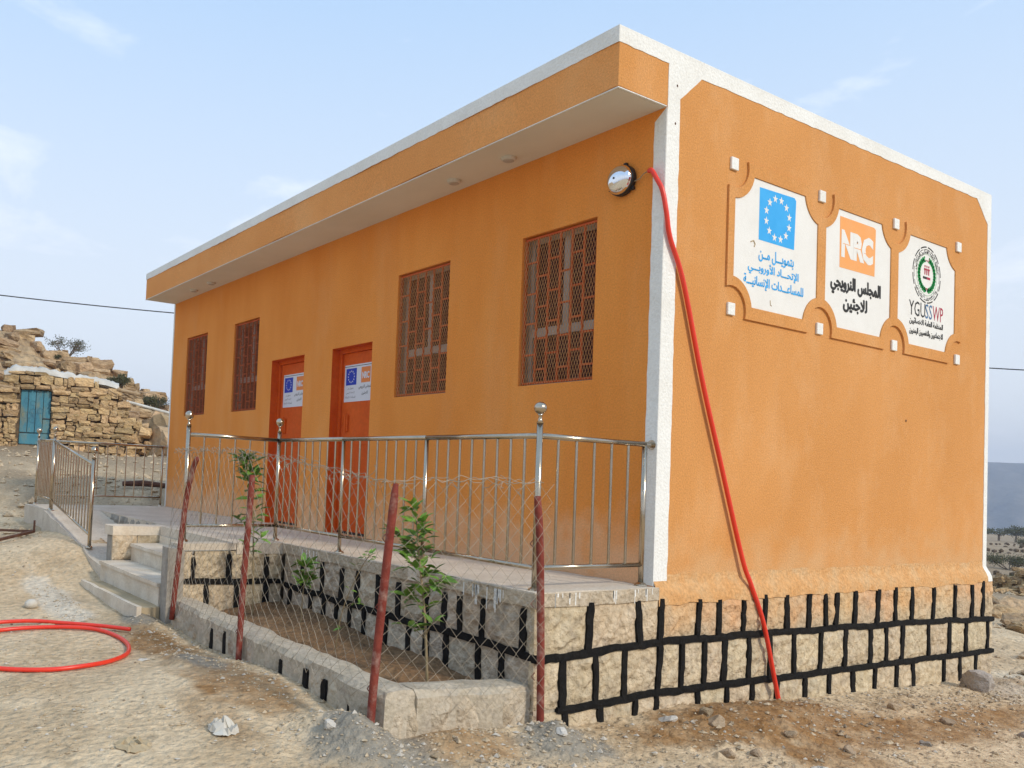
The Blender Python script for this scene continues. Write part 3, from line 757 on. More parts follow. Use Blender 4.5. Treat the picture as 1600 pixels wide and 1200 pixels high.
chk = MB(); rough_slab(chk, -5.50, -5.205, -2.13, -1.472, -.10, .0, step=.08, amp=.015, seed=37); chk.build('cheek_coping', 'step', stairs)
for (y0, y1) in ((-2.12, -1.86), (-1.85, -1.48)):
    rough_stone(y0, y1, -.36, -.10, PX, -5.195, int(y0 * -1000), stairs, 'stone', amp=.012)
rough_stone(-2.12, -1.94, -.7, -.37, PX, -5.195, 77, stairs, 'stone', amp=.012)
mb = MB(); mb.box((-5.49, -2.105, -.8), (-5.215, -1.48, -.101)); mb.build('cheek_core', 'darkconcrete', stairs, bevel=.02)

ramp = thing('access_ramp', 'concrete access ramp falling from the landing behind the steel railing', 'ramp', (-6.7, -1.8, -.3))
mb = MB()
nx = 26
for k in range(nx + 1):
    x = -8.0 + 3.3 * k / nx
    zt = -.135 * (x + 8.0) * (1 if x < -5.8 else 1.12) - .005
    for y in (-2.24, -1.95, -1.7, -1.475):
        mb.v.append((x, y + (.012 * random.uniform(-1, 1) if y == -2.24 else 0), zt + random.uniform(-.004, .004)))
    mb.v.append((x, -2.26, zt - .6))
for k in range(nx):
    for q in range(3):
        a_ = k * 5 + q; mb.f.append((a_, a_ + 5, a_ + 6, a_ + 1))
    a_ = k * 5; mb.f.append((a_, a_ + 4, a_ + 9, a_ + 5))
mb.build('ramp_slab', 'concrete', ramp)
# rough stones in the landing edge above the ramp
xs_ = -7.5
while xs_ < -5.7:
    wd = random.uniform(.28, .5)
    rough_stone(xs_, min(xs_ + wd - .03, -5.55), -.135 * (xs_ + 8) - .1, -.012, PY, 1.482, int(xs_ * -100), ramp, 'darkconcrete', amp=.016)
    xs_ += wd

# ---------------------------------------------------------------- planting bed kerbs and soil
bed = thing('planting_bed', 'low stone kerb around a bare planting bed against the veranda', 'planter', (-1.6, -1.7, -.7))
def kerb(x0, x1, y0, y1, za, zb, nm, axis, seed):
    mb = MB(); n = int(max(x1 - x0, y1 - y0) / .07)
    for k in range(n + 1):
        t = k / n; zt = za + (zb - za) * t
        rd = lambda i_, s_=.010: float(fbm(np.array([k * .5 + i_ * 7.7]), np.array([seed * 3.1]), 5, 3)[0]) * s_ * 2
        if axis == 'x':
            x = x0 + (x1 - x0) * t
            ring = [(x, y0 + rd(0, .015), zt - .55), (x, y0 + rd(1, .015) - .004, zt - .03), (x, y0 + .02 + rd(2), zt + rd(3, .006)), (x, (y0 + y1) / 2, zt + .012 + rd(4, .006)), (x, y1 - .015 + rd(5), zt + rd(6, .006)), (x, y1 + rd(7), zt - .03), (x, y1, zt - .5)]
        else:
            y = y0 + (y1 - y0) * t
            ring = [(x1 + rd(0, .02), y, zt - .55), (x1 + rd(1, .02) + .004, y, zt - .03), (x1 - .02 + rd(2), y, zt + rd(3)), ((x0 + x1) / 2, y, zt + .012 + rd(4, .006)), (x0 + .015 + rd(5), y, zt + rd(6, .006)), (x0 + rd(7), y, zt - .03), (x0, y, zt - .5)]
        mb.v += ring
    for k in range(n):
        for q in range(6):
            a_ = k * 7 + q; mb.f.append((a_, a_ + 7, a_ + 8, a_ + 1))
    mb.f.append(tuple(range(7))); mb.f.append(tuple(range(n * 7 + 6, n * 7 - 1, -1)))
    o = mb.build(nm, 'kerbtop', bed); recalc(o); return o
M['kerbtop'] = mat('sandy_cement', (0.44, 0.37, 0.27), (0.53, 0.45, 0.34), scale=6, rough=.95, bump=.9, bscale=35, grain=.16, c3=(.36, .31, .25), s3=4, f3=.6, bdist=.015)
kerb(-3.2, .03, -2.2, -1.99, -.475, -.50, 'kerb_coping', 'x', 1)
kerb(-.19, .03, -1.989, -1.13, -.51, -.56, 'kerb_coping', 'y', 2)
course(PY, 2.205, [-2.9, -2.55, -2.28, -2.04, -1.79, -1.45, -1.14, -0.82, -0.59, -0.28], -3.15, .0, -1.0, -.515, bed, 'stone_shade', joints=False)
for x in [-2.28, -2.04, -1.79, -1.14, -0.82, -0.59, -0.28]:
    rd = random.Random(int(x * -100)); joint([(x + rd.uniform(-.01, .01), -.80), (x, -.535 - rd.uniform(0, .03))], .062, PY, 2.207, int(x * -1000), bed)
for (a_, b_) in ((-2.17, -1.93), (-1.91, -1.72), (-1.71, -1.42), (-1.40, -1.15)):
    rough_stone(a_, b_, -1.1, -.56, PX, .038, int(a_ * -991), bed, 'mortar_edge', amp=.016)
# soil
nx, ny_ = 110, 34
xs = np.linspace(-3.2, -.15, nx); ys = np.linspace(-2.02, -1.10, ny_)
XX, YY = np.meshgrid(xs, ys, indexing='ij')
ZZ = -.60 + .03 * fbm(XX * 2, YY * 2, 3, 3) + .03 * fbm(XX * 9, YY * 9, 4, 4, .6) + .07 * sstep(-1.5, -2.6, XX) * sstep(-1.9, -1.2, YY) - .03 * sstep(-.9, -.3, XX)
mb = MB(); mb.v = [tuple(p) for p in np.c_[XX.ravel(), YY.ravel(), ZZ.ravel()]]
mb.f = [(a_ * ny_ + b_, (a_ + 1) * ny_ + b_, (a_ + 1) * ny_ + b_ + 1, a_ * ny_ + b_ + 1) for a_ in range(nx - 1) for b_ in range(ny_ - 1)]
so_ = mb.build('soil', 'soil', bed, smooth=True)

# ---------------------------------------------------------------- windows
def window(x0, x1, light):
    wn = MB()
    # painted reveal lining is the wall itself; this is the outer grille frame
    yb = .028
    fr = .016
    for (a, b) in (((x0 + .012, yb, ZB + .012), (x0 + .012 + fr, yb + .02, ZT - .012)), ((x1 - .012 - fr, yb, ZB + .012), (x1 - .012, yb + .02, ZT - .012)), ((x0 + .028, yb, ZB + .012), (x1 - .028, yb + .02, ZB + .028)), ((x0 + .028, yb, ZT - .028), (x1 - .028, yb + .02, ZT - .012))):
        wn.box(a, b)
    f = wn.build('window', 'grille', bld)
    wd = x1 - x0 - .056
    cw = wd / 6
    for k in range(1, 6):
        m = MB(); xk = x0 + .028 + cw * k; m.box((xk - .009, yb + .003, ZB + .028), (xk + .009, yb + .015, ZT - .028)); m.build('bar', 'grille', f)
    odd = (.16, .38, .59, .81); even = (.265, .48, .70, .915)
    for c in range(6):
        for q in (odd if c % 2 == 0 else even):
            m = MB(); zk = ZT - .03 - q * (ZT - ZB - .06); xa = x0 + .028 + cw * c + .0095
            m.box((xa, yb + .004, zk - .0075), (xa + cw - .019, yb + .014, zk + .0075)); m.build('bar', 'grille', f)
    # expanded mesh in front of the bars
    m = MB(); u0, u1, v0, v1 = x0 + .004, x1 - .004, ZB + .004, ZT - .03
    cwid, chei = .028, .068
    sl = chei / cwid
    H = v1 - v0; W = u1 - u0
    for sg in (1, -1):
        k = -int(H / chei) - 2
        while True:
            c0 = u0 + k * cwid
            if c0 > u1 + H / sl + cwid: break
            # line: u = c0 + sg * v/sl
            pts = []
            ua = c0 if sg == 1 else c0
            def uat(v): return c0 + sg * (v - v0) / sl
            lo_, hi_ = v0, v1
            # clip to u range
            for ub in (u0, u1):
                vb = v0 + sg * (ub - c0) * sl
                if sg == 1:
                    if ub == u0: lo_ = max(lo_, vb)
                    else: hi_ = min(hi_, vb)
                else:
                    if ub == u1: lo_ = max(lo_, vb)
                    else: hi_ = min(hi_, vb)
            if hi_ - lo_ > .01:
                m.tube([(uat(lo_), yb - .008 - .0025 * sg, lo_), (uat(hi_), yb - .008 - .0025 * sg, hi_)], .0021, 3, False)
            k += 1
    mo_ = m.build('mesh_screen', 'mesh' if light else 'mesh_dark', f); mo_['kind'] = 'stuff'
    # pale inner jambs behind the grille, shade put into their dark colour
    for (xa, xb) in ((x0 + .0006, x0 + .004), (x1 - .004, x1 - .0006)):
        m = MB(); m.box((xa, .052, ZB + .004), (xb, .105, ZT - .004)); m.build('jamb', 'jamb', f)
    # sliding window behind
    yf = .105
    zr_ = ZT - .64 * (ZT - ZB)
    fr2 = MB()
    for (a, b) in (((x0, yf, ZB), (x0 + .04, yf + .05, ZT)), ((x1 - .04, yf, ZB), (x1, yf + .05, ZT)), ((x0 + .04, yf, ZT - .045), (x1 - .04, yf + .05, ZT)), ((x0 + .04, yf, ZB), (x1 - .04, yf + .05, ZB + .04)),
                   ((x0 + .04, yf - .004, zr_ - .035), (x1 - .04, yf + .05, zr_ + .035))):
        fr2.box(a, b)
    fr2.build('frame', 'frame', f)
    xm = (x0 + x1) / 2
    m = MB(); m.box((xm - .03, yf + .004, zr_ + .036), (xm + .03, yf + .046, ZT - .046)); m.build('mullion', 'frame', f)
    for (a, b, c, d) in ((x0 + .041, xm - .031, zr_ + .036, ZT - .046), (xm + .031, x1 - .041, zr_ + .036, ZT - .046), (x0 + .041, x1 - .041, ZB + .041, zr_ - .036)):
        m = MB(); m.box((a, yf + .022, c), (b, yf + .026, d)); m.build('pane', M['glass'], f)
    # cloth behind the glass
    m = MB(); n = 40
    for k in range(n + 1):
        x = x0 + (x1 - x0) * k / n; yy = yf + .10 + .018 * math.sin(k * 1.7) + .006 * math.sin(k * .6)
        m.v += [(x, yy, ZB - .02), (x, yy, ZT + .02)]
    m.f = [(2 * k, 2 * k + 2, 2 * k + 3, 2 * k + 1) for k in range(n)]
    m.build('curtain', 'curtain', f, smooth=True)
g = bpy.data.materials.new('window_glass'); g.use_nodes = True
bs = g.node_tree.nodes['Principled BSDF']; bs.inputs['Base Color'].default_value = (.55, .25, .2, 1); bs.inputs['Roughness'].default_value = .25; bs.inputs['Specular IOR Level'].default_value = .08; bs.inputs['IOR'].default_value = 1.12
bs.inputs['Transmission Weight'].default_value = .9
M['glass'] = g
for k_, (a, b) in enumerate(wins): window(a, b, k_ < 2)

# ---------------------------------------------------------------- doors
for k, (a, b) in enumerate(doors):
    m = MB(); m.box((a + .052, .125, .03), (b - .052, .165, ZD - .052)); d = m.build('door', 'door', bld, bevel=.004)
    m = MB()
    m.box((a, .10, 0.0), (a + .05, .18, ZD)); m.box((b - .05, .10, 0.0), (b, .18, ZD)); m.box((a + .05, .10, ZD - .05), (b - .05, .18, ZD))
    m.build('frame', 'door', d, bevel=.003)
    m = MB()   # painted reveal, a coat on the masonry
    m.box((a + .0005, .003, .002), (a + .004, .0995, ZD - .004)); m.box((b - .004, .003, .002), (b - .0005, .0995, ZD - .004)); m.box((a + .0045, .003, ZD - .004), (b - .0045, .0995, ZD - .0005))
    m.build('painted_reveal', 'door', d)
    m = MB(); m.box((a + .052, .13, .004), (b - .052, .16, .028)); m.build('threshold_gap_shade', 'black', d)  # black bar standing for the darkness under the door
    m = MB(); zz0 = .12
    for zs_ in (.12, .98):
        m = MB(); m.box((a + .10, .119, zs_), (b - .10, .1245, zs_ + .04)); m.build('stiffener', 'door', d, bevel=.002)
    m = MB(); xh = a + .16 if k == 1 else a + .14
    m.box((xh, .105, 1.13), (xh + .07, .1245, 1.31)); m.tube([(xh + .035, .10, 1.12), (xh + .035, .10, 1.33)], .008, 8)
    m.build('bolt', 'door', d)

# ---------------------------------------------------------------- lettering
ISO = {'ا': 'FE8D FE8E', 'أ': 'FE83 FE84', 'إ': 'FE87 FE88', 'ب': 'FE8F FE90 FE91 FE92', 'ة': 'FE93 FE94', 'ت': 'FE95 FE96 FE97 FE98', 'ج': 'FE9D FE9E FE9F FEA0',
       'ح': 'FEA1 FEA2 FEA3 FEA4', 'خ': 'FEA5 FEA6 FEA7 FEA8', 'د': 'FEA9 FEAA', 'ذ': 'FEAB FEAC', 'ر': 'FEAD FEAE', 'س': 'FEB1 FEB2 FEB3 FEB4', 'ص': 'FEB9 FEBA FEBB FEBC',
       'ظ': 'FEC5 FEC6 FEC7 FEC8', 'ع': 'FEC9 FECA FECB FECC', 'ف': 'FED1 FED2 FED3 FED4', 'ل': 'FEDD FEDE FEDF FEE0', 'م': 'FEE1 FEE2 FEE3 FEE4', 'ن': 'FEE5 FEE6 FEE7 FEE8',
       'و': 'FEED FEEE', 'ي': 'FEF1 FEF2 FEF3 FEF4', 'ئ': 'FE89 FE8A FE8B FE8C', 'ق': 'FED5 FED6 FED7 FED8', 'ـ': '0640 0640 0640 0640'}
ISO = {k: [chr(int(c, 16)) for c in v.split()] for k, v in ISO.items()}
LIG = {'ا': ('\uFEFB', '\uFEFC'), 'أ': ('\uFEF7', '\uFEF8'), 'إ': ('\uFEF9', '\uFEFA')}
def shape(s):
    outw = []
    for wd in s.split(' '):
        res = []; i_ = 0
        def joins(c): return c in ISO and len(ISO[c]) == 4
        prev = False
        while i_ < len(wd):
            c = wd[i_]
            if c == 'ل' and i_ + 1 < len(wd) and wd[i_ + 1] in LIG:
                res.append(LIG[wd[i_ + 1]][1 if prev else 0]); prev = False; i_ += 2; continue
            nxt = joins(c) and i_ + 1 < len(wd) and wd[i_ + 1] in ISO
            f4 = ISO[c]
            if len(f4) == 2: res.append(f4[1 if prev else 0]); prev = False
            else:
                res.append(f4[(3 if prev else 2) if nxt else (1 if prev else 0)]); prev = nxt
            i_ += 1
        outw.append(''.join(reversed(res)))
    return ' '.join(reversed(outw))
def text_tris(s, bold=0.0, spacing=1.0):
    c = bpy.data.curves.new('lettering', 'FONT'); c.body = s; c.offset = bold; c.resolution_u = 2; c.space_character = spacing
    o = bpy.data.objects.new('lettering', c); COL.objects.link(o)
    dg = bpy.context.evaluated_depsgraph_get(); ev = o.evaluated_get(dg); me_ = ev.to_mesh()
    V = [(v.co.x, v.co.y) for v in me_.vertices]; Fc = [tuple(p.vertices) for p in me_.polygons]
    ev.to_mesh_clear(); bpy.data.objects.remove(o); bpy.data.curves.remove(c)
    return V, Fc
def lettering(s, uc, vc, width, height, fn, t, material, parent, bold=0.0, spacing=1.0, fat=0.0):
    V, Fc = text_tris(s, bold, spacing)
    if not V: return None
    xa = min(v[0] for v in V); xb = max(v[0] for v in V); ya = min(v[1] for v in V); yb = max(v[1] for v in V)
    su = width / (xb - xa); sv = height / (yb - ya)
    m = MB()
    offs = [(0, 0)] if not fat else [(0, 0), (fat, 0), (-fat, 0), (0, fat * .7), (0, -fat * .7)]
    for k_, (du, dv) in enumerate(offs):
        m.add([fn(uc + (v[0] - (xa + xb) / 2) * su + du, vc + (v[1] - (ya + yb) / 2) * sv + dv, t + k_ * .00012) for v in V], Fc)
    return m.build('lettering', material, parent)
def star(m, uc, vc, r, fn, t0, t1):
    m.prism([(uc + r * (1 if k % 2 == 0 else .40) * math.sin(k * math.pi / 5), vc + r * (1 if k % 2 == 0 else .40) * math.cos(k * math.pi / 5)) for k in range(10)], t0, t1, fn)

# ---------------------------------------------------------------- relief sign panels on the side wall
SQ = [.763, 1.927, 3.10, 4.267]; ZU, ZL = 3.068, 1.992
def arc(cu, cv, r, a0, a1, n=10): return [(cu + r * math.cos(R(a0 + (a1 - a0) * k / n)), cv + r * math.sin(R(a0 + (a1 - a0) * k / n))) for k in range(n + 1)]
ro = .175
Y0, Y1, Z0, Z1 = SQ[0] - .062, SQ[3] + .062, ZL - .052, ZU + .052
def ang(dx, dy): return math.degrees(math.atan2(dy, dx))
e1 = math.sqrt(ro * ro - .062 ** 2); e2 = math.sqrt(ro * ro - .052 ** 2)
outl = []
# counter-clockwise from lower-left notch: left edge point -> bottom edge point, and so on
outl += arc(SQ[0], ZL, ro, ang(-.062, e1), ang(e2, -.052))
for s_ in SQ[1:3]: outl += arc(s_, ZL, ro, 180 - ang(e2, -.052), ang(e2, -.052), 18)
outl += arc(SQ[3], ZL, ro, 180 - ang(e2, -.052), 180 - ang(-.062, e1))
outl += arc(SQ[3], ZU, ro, 180 + ang(.062, e1) - 0 - 2 * 0 if False else -(180 - ang(-.062, e1)) , -(180 - ang(e2, -.052)))
for s_ in (SQ[2], SQ[1]): outl += arc(s_, ZU, ro, -ang(e2, -.052), -(180 - ang(e2, -.052)), 18)
outl += arc(SQ[0], ZU, ro, -ang(e2, -.052), -ang(-.062, e1))
def panel_outline(a, b, ca, cb, r=.247, z0=2.035, z1=3.02):
    o = []
    def notch(cu, cv, u, v):
        # arc round (cu, cv) joining vertical edge u and horizontal edge v
        dv = math.sqrt(max(r * r - (u - cu) ** 2, 0)) * (1 if cv < 2.5 else -1); du = math.sqrt(max(r * r - (v - cv) ** 2, 0)) * (1 if cu < (a + b) / 2 else -1)
        A0 = math.degrees(math.atan2(dv, u - cu)); A1 = math.degrees(math.atan2(v - cv, du))
        d = (A1 - A0 + 180) % 360 - 180
        return arc(cu, cv, r, A0, A0 + d, 10)
    o += notch(ca, ZL, a, z0)
    o += list(reversed(notch(cb, ZL, b, z0)))
    o += notch(cb, ZU, b, z1)
    o += list(reversed(notch(ca, ZU, a, z1)))
    return o
panels = [(.775, 1.87, SQ[0], SQ[1]), (1.985, 3.015, SQ[1], SQ[2]), (3.14, 4.20, SQ[2], SQ[3])]
pol = [panel_outline(*p) for p in panels]
PT = .017
m = MB(); m.prism(outl, .0005, PT, PX, holes=pol); rp_ = m.build('relief_border', 'orange', bld)
recalc(rp_)
for u in SQ:
    for v in (ZU, ZL):
        m = MB(); m.box((.0005, u - .042, v - .045), (.019, u + .042, v + .046)); m.build('tile', 'white', bld, bevel=.004)
IN = .008
lab = ['white wall sign with blue star flag and three blue Arabic lines, nearest the corner', 'middle white wall sign with orange NRC square and black Arabic lettering', 'white wall sign with green laurel emblem above YGUSSWP lettering, farthest along the wall']
signs = []
for k, p in enumerate(pol):
    s_ = thing('wall_sign', lab[k], 'sign', (.0, (panels[k][0] + panels[k][1]) / 2, 2.5), 'relief signs on the side wall')
    q = []
    cu = sum(a for a, b in p) / len(p); cv = sum(b for a, b in p) / len(p)
    m = MB(); m.prism([(cu + (a - cu) * .997, cv + (b - cv) * .997) for a, b in p], .001, IN, PX); recalc(m.build('panel', 'signwhite', s_))
    signs.append(s_)
t0, t1, t2 = IN + .0003, IN + .0012, IN + .0022
s_ = signs[0]
m = MB(); m.prism([(1.085, 2.565), (1.55, 2.565), (1.565, 2.955), (1.54, 2.975), (1.085, 2.965)], t0, t1, PX); fl = m.build('flag', 'skyblue', s_)
for k in range(12):
    a_ = R(15 + 30 * k); m = MB(); star(m, 1.325 + .155 * math.cos(a_), 2.765 + .155 * math.sin(a_), .034, PX, t1 + .0001, t2); m.build('star', 'signwhite', fl)
lettering(shape('بتمويـــل مــن'), 1.32, 2.455, .46, .105, PX, t1, 'skyblue', s_, .012, fat=.0022)
lettering(shape('الإتحـــاد الأوروبـــي'), 1.29, 2.345, .66, .105, PX, t1, 'skyblue', s_, .012, fat=.0022)
lettering(shape('للمساعـــدات الإنسانيـــة'), 1.30, 2.235, .78, .100, PX, t1, 'skyblue', s_, .012, fat=.0022)
m = MB(); m.tube([(t0, .985, 2.53), (t0, 1.02, 2.545), (t0, 1.04, 2.52), (t0, 1.03, 2.50)], .006, 5); m.tube([(t0, 1.25, 2.125), (t0, 1.255, 2.09), (t0, 1.27, 2.085)], .004, 5); m.build('paint_chip', 'sack', s_)
s_ = signs[1]
m = MB(); m.prism([(2.205, 2.54), (2.755, 2.545), (2.765, 2.95), (2.735, 2.965), (2.20, 2.965)], t0, t1, PX); fl = m.build('logo_square', 'logo_orange', s_)
lt = lettering('NRC', 2.475, 2.745, .50, .235, PX, t2, 'signwhite', fl, .062, .93)
for (ua_, ub_, va_) in ((2.25, 2.36, 2.742), (2.42, 2.52, 2.735), (2.58, 2.62, 2.715)):
    m = MB(); m.box((t2 + .0002, ua_, va_), (t2 + .0008, ub_, va_ + .005)); m.build('letter_slit', 'logo_orange', fl)
lettering(shape('المجلس النرويجي'), 2.47, 2.395, .78, .165, PX, t1, 'ink', s_, .015, fat=.0065)
lettering(shape('للاجئين'), 2.46, 2.25, .37, .135, PX, t1, 'ink', s_, .015, fat=.0065)
s_ = signs[2]
ec, ev_ = 3.665, 2.705
def ring(m, r0, r1, a0, a1, n=8, t=(t0, t1), sy=1.0):
    o = [(ec + r1 * math.cos(R(a0 + (a1 - a0) * k / n)), ev_ + r1 * sy * math.sin(R(a0 + (a1 - a0) * k / n))) for k in range(n + 1)] + [(ec + r0 * math.cos(R(a0 + (a1 - a0) * (n - k) / n)), ev_ + r0 * sy * math.sin(R(a0 + (a1 - a0) * (n - k) / n))) for k in range(n + 1)]
    m.prism(o, t[0], t[1], PX)
m = MB()
for k in range(12): ring(m, .249, .261, 30 * k + 3, 30 * k + 27)
for k in range(12): ring(m, .230, .2355, 30 * k - 12, 30 * k + 12)
em = m.build('emblem_ring', 'ink', s_)
m = MB(); ring(m, .1885, .191, 0, 359.9, 48); m.build('emblem_inner_ring', 'green', s_)
# lettering running round the ring
rd = random.Random(4)
def ringtext(s, r, a0, a1, hgt, top_=True):
    gl = shape(s); gl = [c for c in gl]
    n = len(gl); m = MB()
    for k, c in enumerate(gl):
        if c == ' ': continue
        V, Fc = text_tris(c, .02)
        if not V: continue
        a_ = a0 + (a1 - a0) * (k + .5) / n
        xa = min(v[0] for v in V); xb = max(v[0] for v in V)
        sc_ = hgt
        ar = R(a_); ux, uy = (math.sin(ar), -math.cos(ar)) if top_ else (-math.sin(ar), math.cos(ar))
        vx, vy = (math.cos(ar), math.sin(ar)) if top_ else (-math.cos(ar), -math.sin(ar))
        k0 = len(m.v)
        for v in V:
            du = (v[0] - (xa + xb) / 2) * sc_; dv = (v[1] - .25) * sc_
            m.v.append(PX(ec + r * math.cos(ar) + ux * du * 1.15 + vx * dv * 1.1, ev_ + r * math.sin(ar) + uy * du * 1.15 + vy * dv * 1.1, t1))
        m.f += [tuple(q + k0 for q in f_) for f_ in Fc]
    return m.build('ring_lettering', 'ink', s_)
ringtext('المنظمة العامة للاخصائيين الاجتماعيين', .209, 170, 10, .042)
ringtext('والنفسيين اليمنيين', .209, 215, 325, .038, False)
m = MB()
for sgn in (-1, 1):
    for k in range(13):
        a_ = R(-78 + k * 12.2); ca, sa = math.cos(a_), math.sin(a_)
        for off_, rot in ((.0, .55), (.020, -.55)):
            rr_ = .135 + off_; cx_, cy_ = rr_ * ca, rr_ * sa
            ta = a_ + math.pi / 2 + rot
            lw, ll = .0125, .029
            pts = [(ll * math.cos(q) * math.cos(ta) - lw * math.sin(q) * math.sin(ta), ll * math.cos(q) * math.sin(ta) + lw * math.sin(q) * math.cos(ta)) for q in np.linspace(0, 2 * math.pi, 9)[:-1]]
            m.prism([(ec + sgn * (cx_ + a), ev_ + cy_ + b) for a, b in pts], t0, t1, PX)
recalc(m.build('laurel_wreath', 'green', s_))
m = MB()
for k, du in enumerate((-.035, 0, .035)):
    m.prism([(ec + du - .008, ev_ + .0), (ec + du + .008, ev_ + .0), (ec + du + .013, ev_ + .06), (ec + du - .013, ev_ + .06)], t0, t1, PX)
    m.prism([(ec + du + .011 * math.cos(q), ev_ + .077 + .011 * math.sin(q)) for q in np.linspace(0, 2 * math.pi, 9)[:-1]], t0, t1, PX)
m.prism([(ec - .055, ev_ + .045), (ec + .055, ev_ + .045), (ec + .055, ev_ + .053), (ec - .055, ev_ + .053)], t1, t2, PX)
m.build('emblem_figures', 'crimson', s_)
m = MB(); m.box((t0, ec - .07, ev_ - .04), (t1, ec, ev_ - .018)); m.build('emblem_bar', 'ink', s_)
m = MB(); m.box((t0, ec + .001, ev_ - .04), (t1, ec + .065, ev_ - .018)); m.build('emblem_bar', 'crimson', s_)
lettering(shape('اليمن'), ec + .0, ev_ + .135, .10, .035, PX, t1, 'crimson', s_, .02)
lettering('Yemen', ec, ev_ - .125, .085, .026, PX, t1, 'crimson', s_, .02)
for s3, u_, wd_, mt_ in (('YGU', 3.50, .295, 'ink'), ('SS', 3.712, .13, 'letterblue'), ('WP', 3.885, .20, 'crimson')):
    lettering(s3, u_, 2.372, wd_, .135, PX, t1, mt_, s_, .004)
lettering(shape('المنظمة العامة للاخصائيين'), 3.675, 2.255, .62, .068, PX, t1, 'ink', s_, .01, fat=.002)
lettering(shape('الاجتماعيين والنفسيين اليمنيين'), 3.675, 2.165, .62, .068, PX, t1, 'ink', s_, .01, fat=.002)

# ---------------------------------------------------------------- posters on the doors
for k, (xa, lb) in enumerate(((-4.30, 'white poster with blue flag and orange NRC logo on the nearer door'), (-5.77, 'white poster with blue flag and orange NRC logo on the farther door'))):
    ps = thing('door_poster', lb, 'poster', (xa + .28, .12, 1.66), 'posters on the doors')
    z0, z1 = 1.455, 1.865; W_ = .56; yb = -.122
    F_ = lambda u, v, t: (xa + u, .1245 - t, v)
    m = MB(); m.prism([(0, z0), (W_, z0), (W_, z1), (0, z1)], .0002, .0015, F_); m.build('sheet', 'poster', ps)
    m = MB(); m.box((xa + .0, .1222, z1 - .022), (xa + W_, .1227, z1 - .016)); m.build('rule_line', 'ink', ps)
    m = MB(); m.prism([(.03, 1.64), (.245, 1.64), (.245, 1.825), (.03, 1.825)], .0018, .0024, F_); fl = m.build('flag', 'navy', ps)
    m = MB()
    for q in range(12): star(m, .1375 + .062 * math.cos(R(30 * q)), 1.733 + .062 * math.sin(R(30 * q)), .013, F_, .0025, .003)
    m.build('star_circle', 'poster', fl)
    m = MB(); m.prism([(.34, 1.655), (.52, 1.655), (.52, 1.825), (.34, 1.825)], .0018, .0024, F_); fl = m.build('logo_square', 'print_orange', ps)
    lettering('NRC', .43, 1.735, .14, .075, F_, .003, 'poster', fl, .04, .92)
    lettering(shape('بتمويل من'), .13, 1.605, .12, .03, F_, .002, 'ink', ps)
    lettering(shape('الإتحاد الأوروبي'), .13, 1.555, .17, .032, F_, .002, 'ink', ps)
    lettering(shape('للمساعدات الإنسانية'), .13, 1.505, .21, .032, F_, .002, 'ink', ps)
    lettering(shape('المجلس النرويجي'), .42, 1.605, .25, .052, F_, .002, 'ink', ps, .015)
    lettering(shape('للاجئين'), .42, 1.54, .12, .042, F_, .002, 'ink', ps, .015)

# ---------------------------------------------------------------- soffit lights
for x, lb in ((-1.37, 'first round soffit light counting from the near corner of the roof'), (-2.07, 'second round soffit light counting from the near corner of the roof'),
              (-7.53, 'third round soffit light, right of the farthest one'), (-8.18, 'farthest round soffit light, at the left end of the roof')):
    t_ = thing('soffit_light', lb, 'ceiling light', (x, -.2, HS - .014), 'round lights under the roof overhang')
    m = MB(); m.tube([(x, -.2, HS - .014), (x, -.2, HS - .034), (x, -.2, HS - .040)], [.062, .060, .052], 20); m.build('housing', 'lamp', t_)
    m = MB(); m.tube([(x, -.2, HS - .0405), (x, -.2, HS - .046)], [.046, .036], 20); m.build('diffuser', 'frame', t_)

# ---------------------------------------------------------------- alarm bell on the front wall
bell = thing('alarm_bell', 'round chrome dome on a black base high on the front wall by the corner', 'bell', (-.345, -.002, 2.865))
def disc(c, prof, n=28):
    m = MB()
    for (t, r) in prof:
        for k in range(n):
            a_ = 2 * math.pi * k / n; m.v.append((c[0] + r * math.cos(a_), c[1] - t, c[2] + r * math.sin(a_)))
    for i_ in range(len(prof) - 1):
        for k in range(n):
            m.f.append((i_ * n + k, i_ * n + (k + 1) % n, (i_ + 1) * n + (k + 1) % n, (i_ + 1) * n + k))
    m.f.append(tuple(range(n))); e = (len(prof) - 1) * n; m.f.append(tuple(range(e + n - 1, e - 1, -1)))
    return m
bc = (-.345, 0, 2.865)
recalc(disc(bc, [(.002, .100), (.010, .112), (.045, .112), (.052, .104)]).build('base', 'black', bell, bevel=.003))
dm = disc(bc, [(.050, .106), (.058, .105)] + [(.058 + .060 * math.sin(R(a_)), .103 * math.cos(R(a_)) ** .9) for a_ in range(5, 88, 7)] + [(.1182, .004)]).build('dome', 'chrome', bell, smooth=True); recalc(dm)
recalc(disc(bc, [(.116, .008), (.122, .007), (.124, .004)], 12).build('screw', 'black', bell))
for a_ in (80, 200, 320):
    m = MB(); m.box((bc[0] + .115 * math.cos(R(a_)) - .012, -.03, bc[2] + .115 * math.sin(R(a_)) - .012), (bc[0] + .115 * math.cos(R(a_)) + .012, -.004, bc[2] + .115 * math.sin(R(a_)) + .012)); m.build('lug', 'black', bell, bevel=.003)
m = MB(); m.tube([(-.245, -.02, 2.835), (-.21, -.03, 2.832), (-.18, -.035, 2.838), (-.15, -.035, 2.862), (-.12, -.035, 2.868), (-.085, -.035, 2.872)], .004, 6)
wr = m.build('bell_wire', M['wood'], None, loc=(-.16, -.03, 2.85)); tag(wr, 'thin brown wire running from the chrome dome into the red hose', 'wire')
m = MB()
